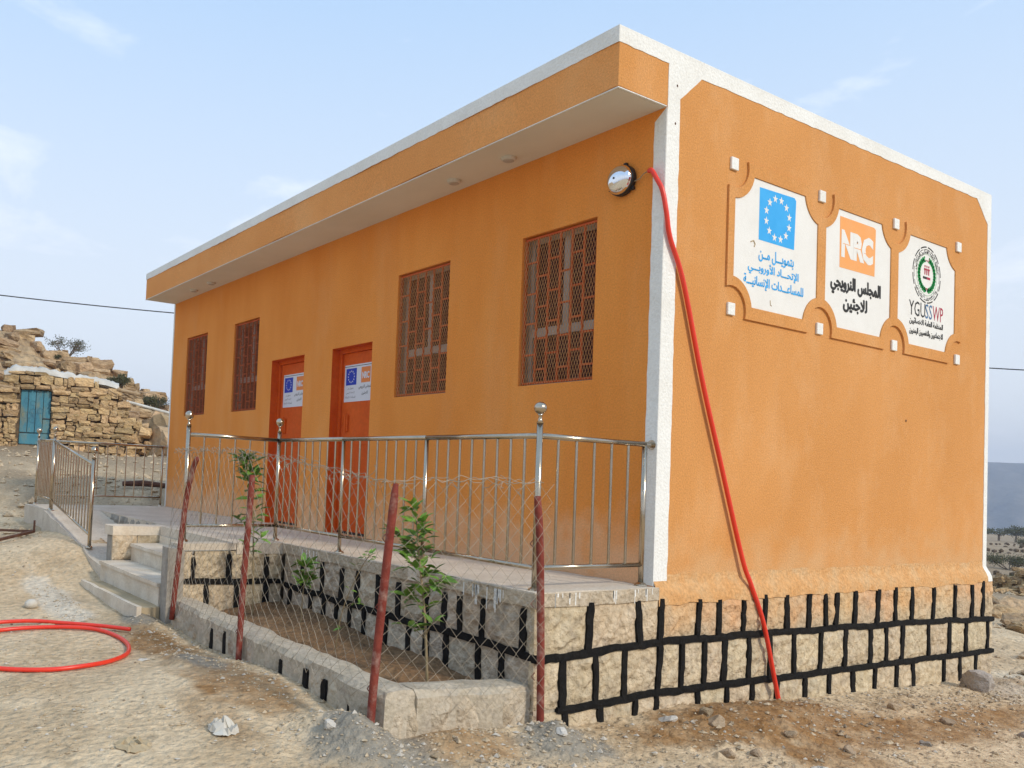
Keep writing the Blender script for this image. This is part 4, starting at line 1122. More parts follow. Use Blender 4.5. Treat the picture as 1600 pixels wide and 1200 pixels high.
def spline(P, n=10):
    P = [Vector(p) for p in P]; o = []
    for i_ in range(len(P) - 1):
        p0 = P[max(0, i_ - 1)]; p1 = P[i_]; p2 = P[i_ + 1]; p3 = P[min(len(P) - 1, i_ + 2)]
        for k in range(n):
            t = k / n
            o.append(.5 * ((2 * p1) + (-p0 + p2) * t + (2 * p0 - 5 * p1 + 4 * p2 - p3) * t * t + (-p0 + 3 * p1 - 3 * p2 + p3) * t ** 3))
    o.append(P[-1]); return o
hose = spline([(-.105, -.036, 2.868), (-.075, -.045, 2.862), (-.03, -.045, 2.79), (.012, -.035, 2.70), (.03, -.01, 2.55), (.028, .04, 2.38), (.03, .19, 2.10), (.032, .42, 1.45), (.034, .65, .88), (.038, .93, .19), (.06, 1.02, -.02), (.088, 1.14, -.30), (.10, 1.27, -.7), (.12, 1.335, -.96)])
m.tube(hose, .0165, 10); hs_ = m.build('red_hose', 'red', None, smooth=True, loc=(.12, 1.33, -.95))
tag(hs_, 'long red plastic conduit hanging from the roof corner down the orange side wall', 'hose')

# ---------------------------------------------------------------- stainless railings
def ball_post(p, h, par, r=.019, ball=True, stub=.0):
    x, y, z = p
    m = MB(); m.tube([(x, y, z + .004), (x, y, z + h)], r, 14); po = m.build('post', 'steel', par, smooth=True)
    m = MB(); m.tube([(x, y, z), (x, y, z + .010), (x, y, z + .022)], [.042, .040, .022], 16); m.build('base_flange', 'steel', po, smooth=False)
    if ball:
        m = MB(); m.tube([(x, y, z + h - .002), (x, y, z + h + .02), (x, y, z + h + .045), (x, y, z + h + .055)], [r + .004, r * .6, r * .55, r * .9], 14); m.build('neck', 'steel', po, smooth=True)
        m = MB(); m.sphere((x, y, z + h + .092), .040, 20, 14); m.build('ball', 'steel', po, smooth=True)
    return po
def rail_run(a, b, par, n, top=.955, bot=.14, za=0, zb=0, ta=None, tb=None):
    a = Vector((a[0], a[1], za)); b = Vector((b[0], b[1], zb)); up = Vector((0, 0, 1))
    ta = top if ta is None else ta; tb = top if tb is None else tb
    m = MB(); m.tube([a + up * ta, b + up * tb], .0185, 12); m.build('top_rail', 'steel', par, smooth=True)
    m = MB(); m.tube([a + up * bot, b + up * bot], .0155, 12); m.build('bottom_rail', 'steel', par, smooth=True)
    for k in range(1, n + 1):
        t = k / (n + 1); p = a.lerp(b, t)
        m = MB(); m.tube([p + up * (bot + .008), p + up * (ta + (tb - ta) * t - .012)], .0092, 8, False); m.build('baluster', 'steel', par, smooth=True)
A_ = (-.04, -.075); B_ = (-.035, -1.06); C_ = (-3.47, -1.09); E_ = (-3.42, -2.03)
rail = thing('veranda_railing', 'stainless steel railing with ball finials around the front veranda', 'railing', (-1.7, -1.07, 0))
ball_post((*B_, 0), 1.035, rail, .020); ball_post((*C_, 0), 1.035, rail, .019); ball_post((*E_, 0), 1.035, rail, .021)
ball_post((*A_, 0), .955, rail, .018, False)
m = MB(); m.tube([(A_[0], A_[1], .955), (A_[0] + .0, -.005, .955)], .0185, 12); m.tube([(A_[0], -.008, .955), (A_[0], -.001, .955)], .034, 14); m.build('wall_bracket', 'steel', rail)
D1 = (-2.31, -1.08); D2 = (-1.17, -1.07)
for D in (D1, D2): ball_post((*D, 0), .94, rail, .016, False)
rail_run(A_, B_, rail, 5)
rail_run(B_, D2, rail, 8); rail_run(D2, D1, rail, 8); rail_run(D1, C_, rail, 8)
rail_run(C_, E_, rail, 5)
rail2 = thing('ramp_railing', 'stainless steel railing down the far access ramp and across its back', 'railing', (-8, -2.1, -.1))
F_ = (-9.48, -.09); G_ = (-9.5, -2.02); H_ = (-8.0, -2.13); I_ = (-5.82, -2.2)
ball_post((*F_, 0), .94, rail2, .018, False); ball_post((*G_, 0), 1.01, rail2, .019)
ball_post((H_[0] - .06, H_[1], -.0), .94, rail2, .018, False); ball_post((*H_, -.01), 1.0, rail2, .018); ball_post((*I_, -.29), 1.0, rail2, .021)
rail_run(F_, G_, rail2, 12); rail_run(G_, H_, rail2, 10, top=.94)
rail_run(H_, I_, rail2, 14, za=-.01, zb=-.29, top=.93)
m = MB(); m.tube([(F_[0], F_[1], .955), (F_[0] - .03, -.004, .955)], .0185, 12); m.build('wall_bracket', 'steel', rail2)

# ---------------------------------------------------------------- red fence pipes
posts = [((-3.07, -2.235, -.62), (-2.90, -2.235, .30), (-2.78, -2.235, .62), (-2.68, -2.235, .74), 'leftmost red pipe post, leaning with a bent tip beside the steps'),
         ((-1.71, -2.245, -.85), (-1.69, -2.245, -.2), (-1.645, -2.245, .3), (-1.62, -2.245, .63), 'second red pipe post from the steps, in front of the tall thin sapling'),
         ((-.03, -2.245, -.85), (.0, -2.245, -.4), (.07, -2.245, .2), (.125, -2.245, .63), 'leaning red pipe post at the outer corner of the planting bed'),
         ((.115, -1.12, -.85), (.105, -1.13, -.3), (.10, -1.16, .3), (.09, -1.185, .585), 'red pipe post standing against the plinth corner in front of the railing')]
for k, (a, b, c, d, lb) in enumerate(posts):
    t_ = thing('pipe_post', lb, 'fence post', (a[0], a[1], a[2] + .25), 'red pipe posts of the wire fence')
    m = MB(); m.tube(spline([a, b, c, d], 5), [.0225] * 13 + [.022, .021, .019] if k != 2 else [.0235] * 14 + [.020, .014], 12); m.build('pipe', 'oxide', t_, smooth=True)
    m = MB()
    for t in (.25, .55, .8):
        p = Vector(a).lerp(Vector(d), t); p = p + Vector((.0, 0, 0)); m.tube([p + Vector((-.028, -.01, -.02)), p + Vector((-.045, -.02, .0)), p + Vector((-.03, -.01, .025))], .003, 5)
    m.build('wire_hook', 'oxide', t_)

# ---------------------------------------------------------------- chain-link mesh on the pipes
path = [(-3.30, -2.20), (-3.07, -2.27), (-1.70, -2.275), (-.02, -2.275), (.135, -1.15), (.14, -1.10)]
pl = [Vector((*p, 0)) for p in path]; cum = [0]
for a, b in zip(pl, pl[1:]): cum.append(cum[-1] + (b - a).length)
def pat(s):
    s = min(max(s, 0), cum[-1] - 1e-6)
    for i_ in range(len(cum) - 1):
        if s <= cum[i_ + 1]:
            return pl[i_].lerp(pl[i_ + 1], (s - cum[i_]) / (cum[i_ + 1] - cum[i_]))
topz = lambda s: float(np.interp(s, [0, .25, .9, 1.6, 2.4, 3.3, 3.9, cum[-1]], [.78, .80, .80, .79, .73, .64, .66, .66]))
botz = lambda s: float(np.interp(s, [0, .25, 1.6, 3.3, 3.8, cum[-1]], [-.47, -.50, -.52, -.55, -.66, -.68]))
ds = .0545
fence = thing('chain_link_fence', 'sagging chain-link wire netting stretched round the planting bed', 'fence', (-1.5, -2.27, -.5))
nw = int(cum[-1] / ds)
NR = 24
def node(k, r):
    s = k * ds; z0, z1 = botz(s), topz(s); z = z0 + (z1 - z0) * r / NR
    lean = float(np.interp(s, [0, .3, 1.6, 3.3, cum[-1]], [.30, .30, .09, .10, -.01])) * (z - z0) / 1.3
    s2 = s + lean + .012 * float(vn(np.array([s * 2.2]), np.array([z * 2.6]), 61)[0])
    p = pat(s2)
    bul = .035 * float(fbm(np.array([s * 1.6]), np.array([z * 1.9]), 64, 2)[0])
    return Vector((p.x + (bul if s > 3.25 else 0), p.y - (bul if s <= 3.25 else 0), z + .010 * float(vn(np.array([s * 3.]), np.array([z * 3.]), 66)[0])))
for k in range(nw):
    m = MB(); ph = k % 2
    pts = [node(k + ((r + ph) % 2), r) for r in range(NR + 1)]
    off = Vector((0, .0018 if k % 2 else -.0018, 0))
    m.tube([p + off for p in pts], .0015, 3, False); m.build('wire', 'wire', fence)
for k in range(3):
    m = MB(); pts = []
    s = -.05
    rd = random.Random(50 + k)
    while s < cum[-1] - .08:
        p = pat(s + .22 * max(0, 1 - s / 1.5)); zz = topz(max(s, 0)) + (.0 if k == 0 else .012) + rd.uniform(-.02, .02)
        pts.append((p.x + rd.uniform(-.008, .008), p.y + rd.uniform(-.02, .02), zz)); s += rd.uniform(.03, .06)
    m.tube(spline(pts, 2), .0017, 4, False); m.build('top_wire', 'wire', fence)
# twisted loose ends
for k in range(46):
    rd = random.Random(200 + k); s = rd.uniform(.1, cum[-1] - .15); p = pat(s + .2 * max(0, 1 - s / 1.5)); m = MB()
    b = Vector((p.x, p.y, topz(s) - rd.uniform(0, .05)))
    pts = [b]
    for q in range(5): pts.append(pts[-1] + Vector((rd.uniform(-.03, .05), rd.uniform(-.02, .02), rd.uniform(-.025, .03))))
    m.tube(spline(pts, 2), .0016, 4, False); m.build('loose_wire', 'wire', fence)

# ---------------------------------------------------------------- saplings
def leaf_mesh():
    m = MB(); n = 5
    for k in range(n + 1):
        t = k / n; w_ = .38 * math.sin(math.pi * t ** .8) ** .9 * .55 + .004
        z = -.22 * t * t + .05 * t
        m.v += [(t, -w_, z + w_ * .35), (t, 0, z), (t, w_, z + w_ * .35)]
    for k in range(n):
        a_ = k * 3; m.f += [(a_, a_ + 3, a_ + 4, a_ + 1), (a_ + 1, a_ + 4, a_ + 5, a_ + 2)]
    me_ = bpy.data.meshes.new('leaf'); me_.from_pydata(m.v, [], m.f); me_.update(); me_.materials.append(M['leaf'])
    me_.polygons.foreach_set('use_smooth', [True] * len(me_.polygons)); return me_
LEAF = leaf_mesh()
def add_leaf(par, p, yaw_, pit, sz, rl=0.0, nm='leaf', mesh=None, mat4=None):
    o = bpy.data.objects.new(nm, mesh or LEAF); COL.objects.link(o); o.parent = par
    o.location = Vector(p) - Vector(par['_o']); o.rotation_euler = (rl, -pit, yaw_); o.scale = (sz, sz, sz)
    return o
def sapling(base, pts, nodes, lb, seed, rs=(.009, .004), side=(), lsz=(.085, .12)):
    rd = random.Random(seed)
    t_ = thing('sapling', lb, 'sapling', base, 'young saplings in the planting bed')
    sp = spline(pts, 6); n = len(sp)
    m = MB(); m.tube(sp, [rs[0] + (rs[1] - rs[0]) * k / (n - 1) for k in range(n)], 7); m.build('stem', 'stem', t_, smooth=True)
    for (t, cnt, spread) in nodes:
        p = sp[min(n - 1, int(t * (n - 1)))]
        m = None
        for k in range(int(cnt * 1.2)):
            yw = rd.uniform(0, 2 * math.pi); pit = rd.uniform(-.25, .95); sz = rd.uniform(*lsz)
            off = Vector((math.cos(yw), math.sin(yw), .3)) * rd.uniform(.0, spread)
            if off.length > .03:
                m = m or MB(); m.tube([p, p + off], .0022, 4, False)
            add_leaf(t_, p + off + Vector((0, 0, rd.uniform(-.02, .02))), yw + rd.uniform(-.6, .6), pit, sz, rd.uniform(-.6, .6))
        if m: m.build('twig', 'stem', t_)
    for (a, b, cnt) in side:
        m = MB(); a = Vector(a); b = Vector(b); m.tube([a, a.lerp(b, .5) + Vector((0, 0, .02)), b], [.004, .003, .002], 5, False); m.build('branch', 'stem', t_)
        for k in range(cnt):
            t = rd.uniform(.45, 1.05); yw = rd.uniform(0, 2 * math.pi)
            add_leaf(t_, a.lerp(b, t), yw, rd.uniform(-.2, .9), rd.uniform(*lsz), rd.uniform(-.6, .6))
    return t_
sapling((-2.83, -1.6, -.57), [(-2.83, -1.6, -.6), (-2.87, -1.6, -.1), (-2.92, -1.6, .3), (-3.0, -1.62, .60), (-3.06, -1.62, .76)],
        [(.40, 3, .03), (.48, 5, .05), (.54, 6, .06), (.60, 6, .07), (.66, 6, .08), (.72, 8, .08), (.78, 10, .09), (.83, 10, .09), (.88, 12, .10), (.92, 11, .09), (.96, 10, .08), (1, 9, .03)],
        'tall narrow sapling with leafy top standing nearest the steps', 1, side=[((-2.9, -1.6, .1), (-3.16, -1.62, .22), 9), ((-2.88, -1.6, .0), (-2.72, -1.6, .10), 6), ((-2.86, -1.6, -.1), (-2.95, -1.65, .02), 6)])
sapling((-2.2, -1.45, -.57), [(-2.25, -1.45, -.6), (-2.24, -1.45, -.35), (-2.2, -1.45, -.1)],
        [(.7, 7, .04), (.8, 10, .06), (.9, 12, .07), (1, 14, .06)], 'short bushy sapling low against the veranda stones', 2, rs=(.006, .004))
sapling((-.37, -1.6, -.57), [(-.37, -1.6, -.6), (-.42, -1.6, -.2), (-.50, -1.6, .15), (-.56, -1.6, .46)],
        [(.42, 4, .05), (.48, 7, .07), (.54, 10, .08), (.60, 11, .09), (.65, 12, .09), (.70, 10, .09), (.76, 10, .08), (.82, 9, .07), (.88, 9, .06), (.94, 9, .05), (1, 10, .03)],
        'largest leafy sapling beside the leaning corner pipe', 3, rs=(.010, .004), lsz=(.08, .115),
        side=[((-.52, -1.6, .2), (-.80, -1.62, .30), 15), ((-.50, -1.6, .12), (-.66, -1.6, .24), 10), ((-.44, -1.6, -.05), (-.25, -1.62, .06), 9), ((-.43, -1.6, -.15), (-.62, -1.6, -.1), 8), ((-.40, -1.6, -.3), (-.30, -1.62, -.2), 5), ((-.40, -1.6, -.33), (-.56, -1.66, -.26), 5)])
sapling((-1.44, -1.6, -.57), [(-1.46, -1.6, -.6), (-1.38, -1.6, -.3), (-1.18, -1.6, .0), (-1.06, -1.6, .12)],
        [(.5, 2, .03), (.75, 3, .05), (.9, 5, .05), (1, 7, .04)], 'spindly sapling with few leaves between the two leaning pipes', 4, rs=(.005, .0025), lsz=(.04, .06),
        side=[((-1.38, -1.6, -.3), (-1.15, -1.62, -.22), 6), ((-1.43, -1.6, -.45), (-1.3, -1.66, -.42), 4)])

# ---------------------------------------------------------------- rocks
def rock_mesh(seed, chop=5, flat=1.0):
    import bmesh
    rd = random.Random(seed)
    bm = bmesh.new(); bmesh.ops.create_icosphere(bm, subdivisions=3, radius=.5)
    for v in bm.verts: v.co *= 1 + rd.uniform(-.06, .06)
    for k in range(chop):
        nrm = Vector((rd.gauss(0, 1), rd.gauss(0, 1), rd.gauss(0, 1))).normalized(); d = rd.uniform(.22, .38)
        for v in bm.verts:
            q = v.co.dot(nrm)
            if q > d: v.co -= nrm * (q - d)
    from mathutils import noise as mn
    o_ = Vector((seed * 7.3, 1.1, 2.2))
    for v in bm.verts: v.co += v.co.normalized() * (.09 * mn.noise(v.co * 2.3 + o_) + .05 * mn.noise(v.co * 6 + o_) + .025 * mn.noise(v.co * 14 + o_))
    for v in bm.verts: v.co.z *= flat
    me_ = bpy.data.meshes.new('rock'); bm.to_mesh(me_); bm.free(); return me_
RM = {k: [rock_mesh(s) for s in range(6)] for k in ('rock', 'rockgrey', 'chip', 'hill')}
for k in RM:
    for me_ in RM[k]: me_.materials.append(M[k])
RK = [(.28, 4.1, .30, 'rockgrey', 'large rough grey block leaning on the far end of the plinth', 1.0),
      (.52, 2.15, .14, 'rock', 'angular tan rock lying mid-way along the side wall foot', .7),
      (.82, 2.28, .11, 'rock', 'small wedge of tan rock right of the angular one on brown soil', .9),
      (.42, .12, .13, 'rock', 'rounded tan stone on the brown spoil below the hose end', .8),
      (.74, -.22, .10, 'rock', 'tan stone at the bottom edge below the plinth corner', .9),
      (.80, -.04, .08, 'rock', 'small brown stone beside the pale flake at the bottom', .8),
      (.24, -.12, .15, 'chip', 'pale crumbled mortar lump against the plinth near the corner', .45),
      (.28, .22, .12, 'rock', 'tan stone half buried against the plinth right of the mortar lump', .8),
      (.70, .48, .09, 'rock', 'brown stone in the middle of the brown soil strip', .7),
      (.95, .70, .10, 'rock', 'rounded stone in grey gravel near the bottom right', .7),
      (1.02, 1.50, .09, 'rockgrey', 'grey pebble cluster stone at lower right', .7),
      (1.18, 2.62, .14, 'rockgrey', 'grey rock at the right edge of the picture on the brown soil', .5),
      (.36, -1.20, .09, 'chip', 'pale chunk on the cement spill by the right-hand fence pipe', .7),
      (-.02, -2.50, .10, 'chip', 'white mortar chunk at the foot of the corner fence pipe', .7),
      (.30, -2.05, .07, 'rock', 'small stone on the ground in front of the bed kerb', .7),
      (-2.15, -2.78, .10, 'chip', 'flat white stone on the sand left of the dark cement spill', .3)]
for k, (x, y, s, mt_, lb, fl) in enumerate(RK):
    o = bpy.data.objects.new('loose_rock', RM[mt_][k % 6]); COL.objects.link(o)
    s *= (.85 if k else 1.0); o.location = (x, y, gz(x, y) + s * .16 * fl); o.scale = (s, s * random.uniform(.8, 1.1), s * fl); o.rotation_euler = (random.uniform(-.3, .3), random.uniform(-.3, .3), random.uniform(0, 6))
    tag(o, lb, 'rock', 'loose rocks on the ground')

# scattered pebbles and chips: uncountable
def scatter(name, n, gen, smin, smax, material, seed):
    rd = np.random.RandomState(seed)
    base = []
    for k in range(5):
        pts = np.array([(1, 0, 0), (-1, 0, 0), (0, 1, 0), (0, -1, 0), (0, 0, 1), (0, 0, -1), (.6, .6, .3), (-.6, .5, .4)], float)
        pts = pts[:6] * (1 + rd.uniform(-.3, .3, (6, 1))) * .5
        base.append(pts)
    tri = np.array([(0, 2, 4), (2, 1, 4), (1, 3, 4), (3, 0, 4), (2, 0, 5), (1, 2, 5), (3, 1, 5), (0, 3, 5)])
    P = gen(n, rd)
    z = g_z(P[:, 0], P[:, 1])
    V = []; Fc = []
    s = smin * (smax / smin) ** (rd.rand(n) ** 2.6)
    for k in range(n):
        b = base[k % 5] * s[k] * np.array([1, rd.uniform(.6, 1), rd.uniform(.35, .8)])
        a_ = rd.uniform(0, 6.28); c_, s__ = math.cos(a_), math.sin(a_)
        V.append(np.c_[b[:, 0] * c_ - b[:, 1] * s__ + P[k, 0], b[:, 0] * s__ + b[:, 1] * c_ + P[k, 1], b[:, 2] + z[k] + s[k] * .08])
        Fc.append(tri + 6 * k)
    V = np.vstack(V); Fc = np.vstack(Fc)
    me_ = bpy.data.meshes.new(name); me_.from_pydata(V.tolist(), [], Fc.tolist()); me_.update(); me_.materials.append(M[material])
    o = bpy.data.objects.new(name, me_); COL.objects.link(o); o['kind'] = 'stuff'; return o
M['gravel'] = mat('gravel', (0.38, 0.285, 0.175), (0.56, 0.45, 0.31), scale=30, rough=1.0, detail=1)
M['graveldark'] = mat('dark_gravel', (0.22, 0.165, 0.11), (0.32, 0.25, 0.17), scale=30, rough=1.0, detail=1)
M['gravelpale'] = mat('pale_gravel', (0.56, 0.50, 0.41), (0.44, 0.39, 0.32), scale=30, rough=1.0, detail=1)
def okp(P):
    x, y = P[:, 0], P[:, 1]
    bad = ((x > -9.6) & (x < .09) & (y > -1.15) & (y < 5.1)) | ((x > -5.5) & (x < .05) & (y > -2.22)  & (y < 0)) | ((x > -5.25) & (x < -3.4) & (y > -2.7) & (y < 0)) | ((x > -9.6) & (x < -4.7) & (y > -2.27) & (y < 0))
    return P[~bad]
def gen_right(n, rd):
    P = np.c_[rd.uniform(.08, 2.2, n * 3), rd.uniform(-2.0, 6.5, n * 3)]
    k = rd.rand(len(P)) < np.exp(-np.abs(P[:, 0] - .5) / .9) * (.4 + .6 * sstep(-.1, .3, fbm(P[:, 0] * 2, P[:, 1] * 2, 12, 3)))
    return okp(P[k])[:n]
def gen_left(n, rd):
    r = rd.uniform(2.2, 11, n * 3); a_ = rd.uniform(R(135), R(176), n * 3)
    P = np.c_[CAM.x + r * np.cos(a_), CAM.y + r * np.sin(a_)]
    k = rd.rand(len(P)) < .15 + .85 * sstep(.0, .45, fbm(P[:, 0] * 1.1, P[:, 1] * 1.1, 14, 4))
    return okp(P[k])[:n]
def gen_kerb(n, rd):
    P = np.c_[rd.uniform(-3.4, .45, n * 2), -2.22 - np.abs(rd.normal(0, .22, n * 2))]
    Q = np.c_[.10 + np.abs(rd.normal(0, .22, n)), rd.uniform(-2.4, -.7, n)]
    S = np.c_[rd.uniform(-5.2, -3.6, n // 2), -2.72 - np.abs(rd.normal(0, .12, n // 2))]
    P = okp(np.vstack([P, Q, S])); rd.shuffle(P); return P[:n]
def safe(name, n, gen, *a):
    def g2(n_, rd): return gen(n_, rd)
    rd = np.random.RandomState(a[-1]); P = gen(n, rd)
    return scatter(name, len(P), lambda m_, r_: P, *a)
safe('gravel', 3800, gen_right, .010, .060, 'gravel', 1)
safe('gravel', 1500, gen_right, .008, .050, 'gravelpale', 2)
safe('gravel', 4300, gen_left, .006, .040, 'gravel', 3)
safe('gravel', 1100, gen_left, .006, .030, 'graveldark', 13)
safe('gravel', 1500, gen_right, .008, .05, 'graveldark', 14)
safe('gravel', 900, gen_left, .008, .040, 'gravelpale', 4)
safe('rubble_crumbs', 1500, gen_kerb, .008, .045, 'gravel', 5)
safe('rubble_crumbs', 500, gen_kerb, .008, .045, 'gravelpale', 6)
def gen_far(n, rd):
    r = rd.uniform(11, 27, n * 2); a_ = rd.uniform(R(150), R(176), n * 2)
    P = np.c_[CAM.x + r * np.cos(a_), CAM.y + r * np.sin(a_)]
    return okp(P)[:n]
safe('gravel', 2200, gen_far, .03, .24, 'gravel', 7)
def gen_farR(n, rd):
    r = rd.uniform(11, 45, n * 2); a_ = rd.uniform(R(104), R(114), n * 2)
    return okp(np.c_[CAM.x + r * np.cos(a_), CAM.y + r * np.sin(a_)])[:n]
safe('gravel', 700, gen_farR, .04, .30, 'gravel', 8)

# ---------------------------------------------------------------- red hose coil on the ground
cc = []
for (x, y) in [(-3.0, -2.61), (-3.22, -2.78), (-3.47, -3.02), (-3.65, -3.25), (-3.70, -3.55), (-3.6, -3.9), (-3.2, -4.15), (-2.75, -4.1), (-2.4, -3.88), (-2.17, -3.68), (-2.05, -3.45), (-2.04, -3.24), (-2.14, -3.02), (-2.38, -2.82), (-2.75, -2.74), (-3.15, -2.83), (-3.38, -3.1), (-3.45, -3.5), (-3.3, -3.8)]:
    cc.append((x, y))
m = MB(); pts = spline([(x, y, gz(x, y) + .020 + (.012 if i_ < 5 else 0)) for i_, (x, y) in enumerate(cc)], 6); m.tube(pts, .0165, 8)
hc = m.build('hose_coil', 'red', None, smooth=True, loc=(-2.3, -3.4, -.7)); tag(hc, 'loose coil of red plastic hose lying on the sandy ground at left', 'hose')

# ---------------------------------------------------------------- litter and scrap
def crumple(x, y, s, name, lb, cat, mt_, seed, flat=.35, dz=0):
    rd = random.Random(seed); m = MB(); n = 10
    for a_ in range(n):
        for b_ in range(n):
            u = (a_ / (n - 1) - .5); v = (b_ / (n - 1) - .5)
            q_ = max(abs(u), abs(v)) / max(1e-6, math.hypot(u, v)) * 1.05 if (u or v) else 1; u *= q_; v *= q_
            m.v.append((x + s * (u + rd.uniform(-.06, .06)), y + s * .75 * (v + rd.uniform(-.06, .06)), gz(x, y) + dz + s * flat * (rd.uniform(.1, .9) * max(0, 1 - 1.9 * math.hypot(u, v)) ** .6 + rd.uniform(.02, .14))))
    m.f = [(a_ * n + b_, (a_ + 1) * n + b_, (a_ + 1) * n + b_ + 1, a_ * n + b_ + 1) for a_ in range(n - 1) for b_ in range(n - 1)]
    o = m.build(name, mt_, None, loc=(x, y, gz(x, y))); md = o.modifiers.new('thickness', 'SOLIDIFY'); md.thickness = .003
    tag(o, lb, cat); return o
crumple(-.36, -2.95, .20, 'crumpled_bag', 'crumpled whitish plastic bag on the sand at the bottom left', 'bag', 'paper', 1, .5)
crumple(-.40, -3.42, .22, 'torn_cardboard', 'torn piece of tan cardboard at the bottom edge', 'cardboard', 'sack', 2, .22)
crumple(-3.55, -3.10, .30, 'flattened_sack', 'flattened tan sack half buried above the red hose coil', 'sack', 'sack', 3, .12)
crumple(1.12, .12, .14, 'paper_scrap', 'pale paper scrap on the gravel below the hose end', 'paper', 'paper', 4, .2)
crumple(.50, 4.75, .22, 'green_plastic', 'bright green plastic scrap on the ground at the right edge', 'plastic scrap', 'greenplastic', 5, .3)
bt = MB(); bx, by = -4.35, -3.1; bt.sphere((bx, by, gz(bx, by) + .035), .062, 14, 8, (1, 1, .75)); btm = bt.build('plastic_bag', 'paper', None, smooth=True, loc=(bx, by, gz(bx, by)))
tag(btm, 'small white inflated plastic bag on the sand left of the steps', 'bag')
sf = thing('scrap_frame', 'rusty angle-iron frame lying on the ground at the left edge', 'scrap metal', (-8.3, -2.7, -.35))
sa = Vector((-7.6, -2.42, gz(-7.6, -2.42) + .05)); sb = Vector((-7.0, -3.05, gz(-7.0, -3.05) + .05)); sc_ = Vector((-9.0, -3.3, gz(-9., -3.3) + .08)); sd_ = Vector((-8.6, -3.9, gz(-8.6, -3.9) + .05))
for a, b in ((sa, sb), (sb, sd_), (sa, sc_), (sc_, sd_)):
    m = MB(); d = (b - a); nrm = Vector((-d.y, d.x, 0)).normalized() * .02
    m.tube([a, b], .022, 4); m.build('iron_bar', 'rust', sf)
m = MB(); m.tube([sa, sa + Vector((0, 0, .14))], .014, 5); m.build('stub', 'rust', sf)
m = MB(); a = Vector((-12.6, .25, gz(-12.6, .25) + .09)); b = Vector((-12.2, 1.1, gz(-12.2, 1.1) + .07)); m.tube([a, a.lerp(b, .4) + Vector((0, 0, .03)), b], [.05, .06, .045], 8)
lg = m.build('rusty_pipe', 'rust', None, loc=tuple(a)); tag(lg, 'dark rusty pipe lying on the slope behind the back railing', 'pipe')

# ================================================================== hill, hut and shrubs on the left
CR = [(-30, 9.5), (-10, 8.0), (-3, 6.7), (0, 6.15), (1.3, 5.95), (2.3, 5.75), (3.3, 5.15), (3.95, 5.0), (5.1, 4.75), (6.1, 4.4), (6.7, 4.05), (7.9, 3.4), (9.5, 2.6), (12, 1.9), (25, 0.5)]
cy_ = np.array([c[0] for c in CR]); cz_ = np.array([c[1] for c in CR])
def hill_z(x, y):
    x = np.asarray(x, float); y = np.asarray(y, float)
    bz = g_base(np.clip(x, -24, 0), y) - .25
    yy = y + (-33 - x) * (-.12)
    cr = np.interp(yy, cy_, cz_)
    t = np.clip((-24.4 - x) / 8.2, 0, 1)
    t = t ** .85
    z = bz + (cr - bz) * t
    back = sstep(-34, -60, x); z = z - back * 4
    # bedded ledges
    st = .34; ph = z / st + .55 * fbm(x * .30, y * .30, 11, 3) + .10 * y
    led = (np.floor(ph) + sstep(.55, .95, ph - np.floor(ph)) - ph) * st
    z = z + led * 1.0 * sstep(.03, .2, t)
    z = z + .10 * fbm(x * 1.3, y * 1.3, 15, 4) * sstep(0, .2, t)
    # boulders' cracked blocks
    bx_ = np.floor(x * 1.1 + .6 * np.floor(ph)); by_ = np.floor(y * .8 + .5 * np.floor(ph))
    z = z + (.12 * (_h(bx_, by_, 5) - .5)) * sstep(.05, .2, t)
    return z
xs = np.concatenate([np.arange(-60, -38, 1.0), np.arange(-38, -23.6, .12)]); ys = np.concatenate([np.arange(-30, -4, 1.0), np.arange(-4, 11, .10), np.arange(11, 26, 1.0)])
XX, YY = np.meshgrid(xs, ys, indexing='ij'); ZZ = hill_z(XX, YY)
nx, ny_ = XX.shape
me = bpy.data.meshes.new('hill'); vv = np.c_[XX.ravel(), YY.ravel(), ZZ.ravel()]
ii = np.arange(nx - 1)[:, None] * ny_; jj = np.arange(ny_ - 1)[None, :]
ff = np.stack([ii + jj, ii + ny_ + jj, ii + ny_ + jj + 1, ii + jj + 1], -1).reshape(-1, 4)
me.vertices.add(len(vv)); me.vertices.foreach_set('co', vv.ravel()); me.loops.add(ff.size); me.loops.foreach_set('vertex_index', ff.ravel())
me.polygons.add(len(ff)); me.polygons.foreach_set('loop_start', np.arange(len(ff)) * 4); me.polygons.foreach_set('loop_total', np.full(len(ff), 4)); me.update(calc_edges=True)
me.materials.append(M['hill']); hill = bpy.data.objects.new('hill', me); COL.objects.link(hill); hill['kind'] = 'structure'; hill['_o'] = [0., 0., 0.]
def block_mesh(seed, rn=.26):
    """weathered sandstone block"""
    import bmesh
    rd = random.Random(seed); bm = bmesh.new(); bmesh.ops.create_cube(bm, size=1.0)
    bmesh.ops.subdivide_edges(bm, edges=bm.edges[:], cuts=1, use_grid_fill=True)
    for v in bm.verts:
        k = sum(1 for c in v.co if abs(c) > .4)
        v.co *= {3: .93, 2: .98, 1: 1.02}.get(k, 1)
        v.co += Vector((rd.uniform(-1, 1), rd.uniform(-1, 1), rd.uniform(-1, 1))) * rn * .35
    me_ = bpy.data.meshes.new('stone'); bm.to_mesh(me_); bm.free(); me_.materials.append(M['hut']); return me_
BK = [block_mesh(s) for s in range(14)]
HK = [block_mesh(s + 40) for s in range(10)]
for me_ in HK + RM['hill']: me_.materials[0] = M['hillrock']
random.seed(5)
rd = random.Random(9)
cnt = 0
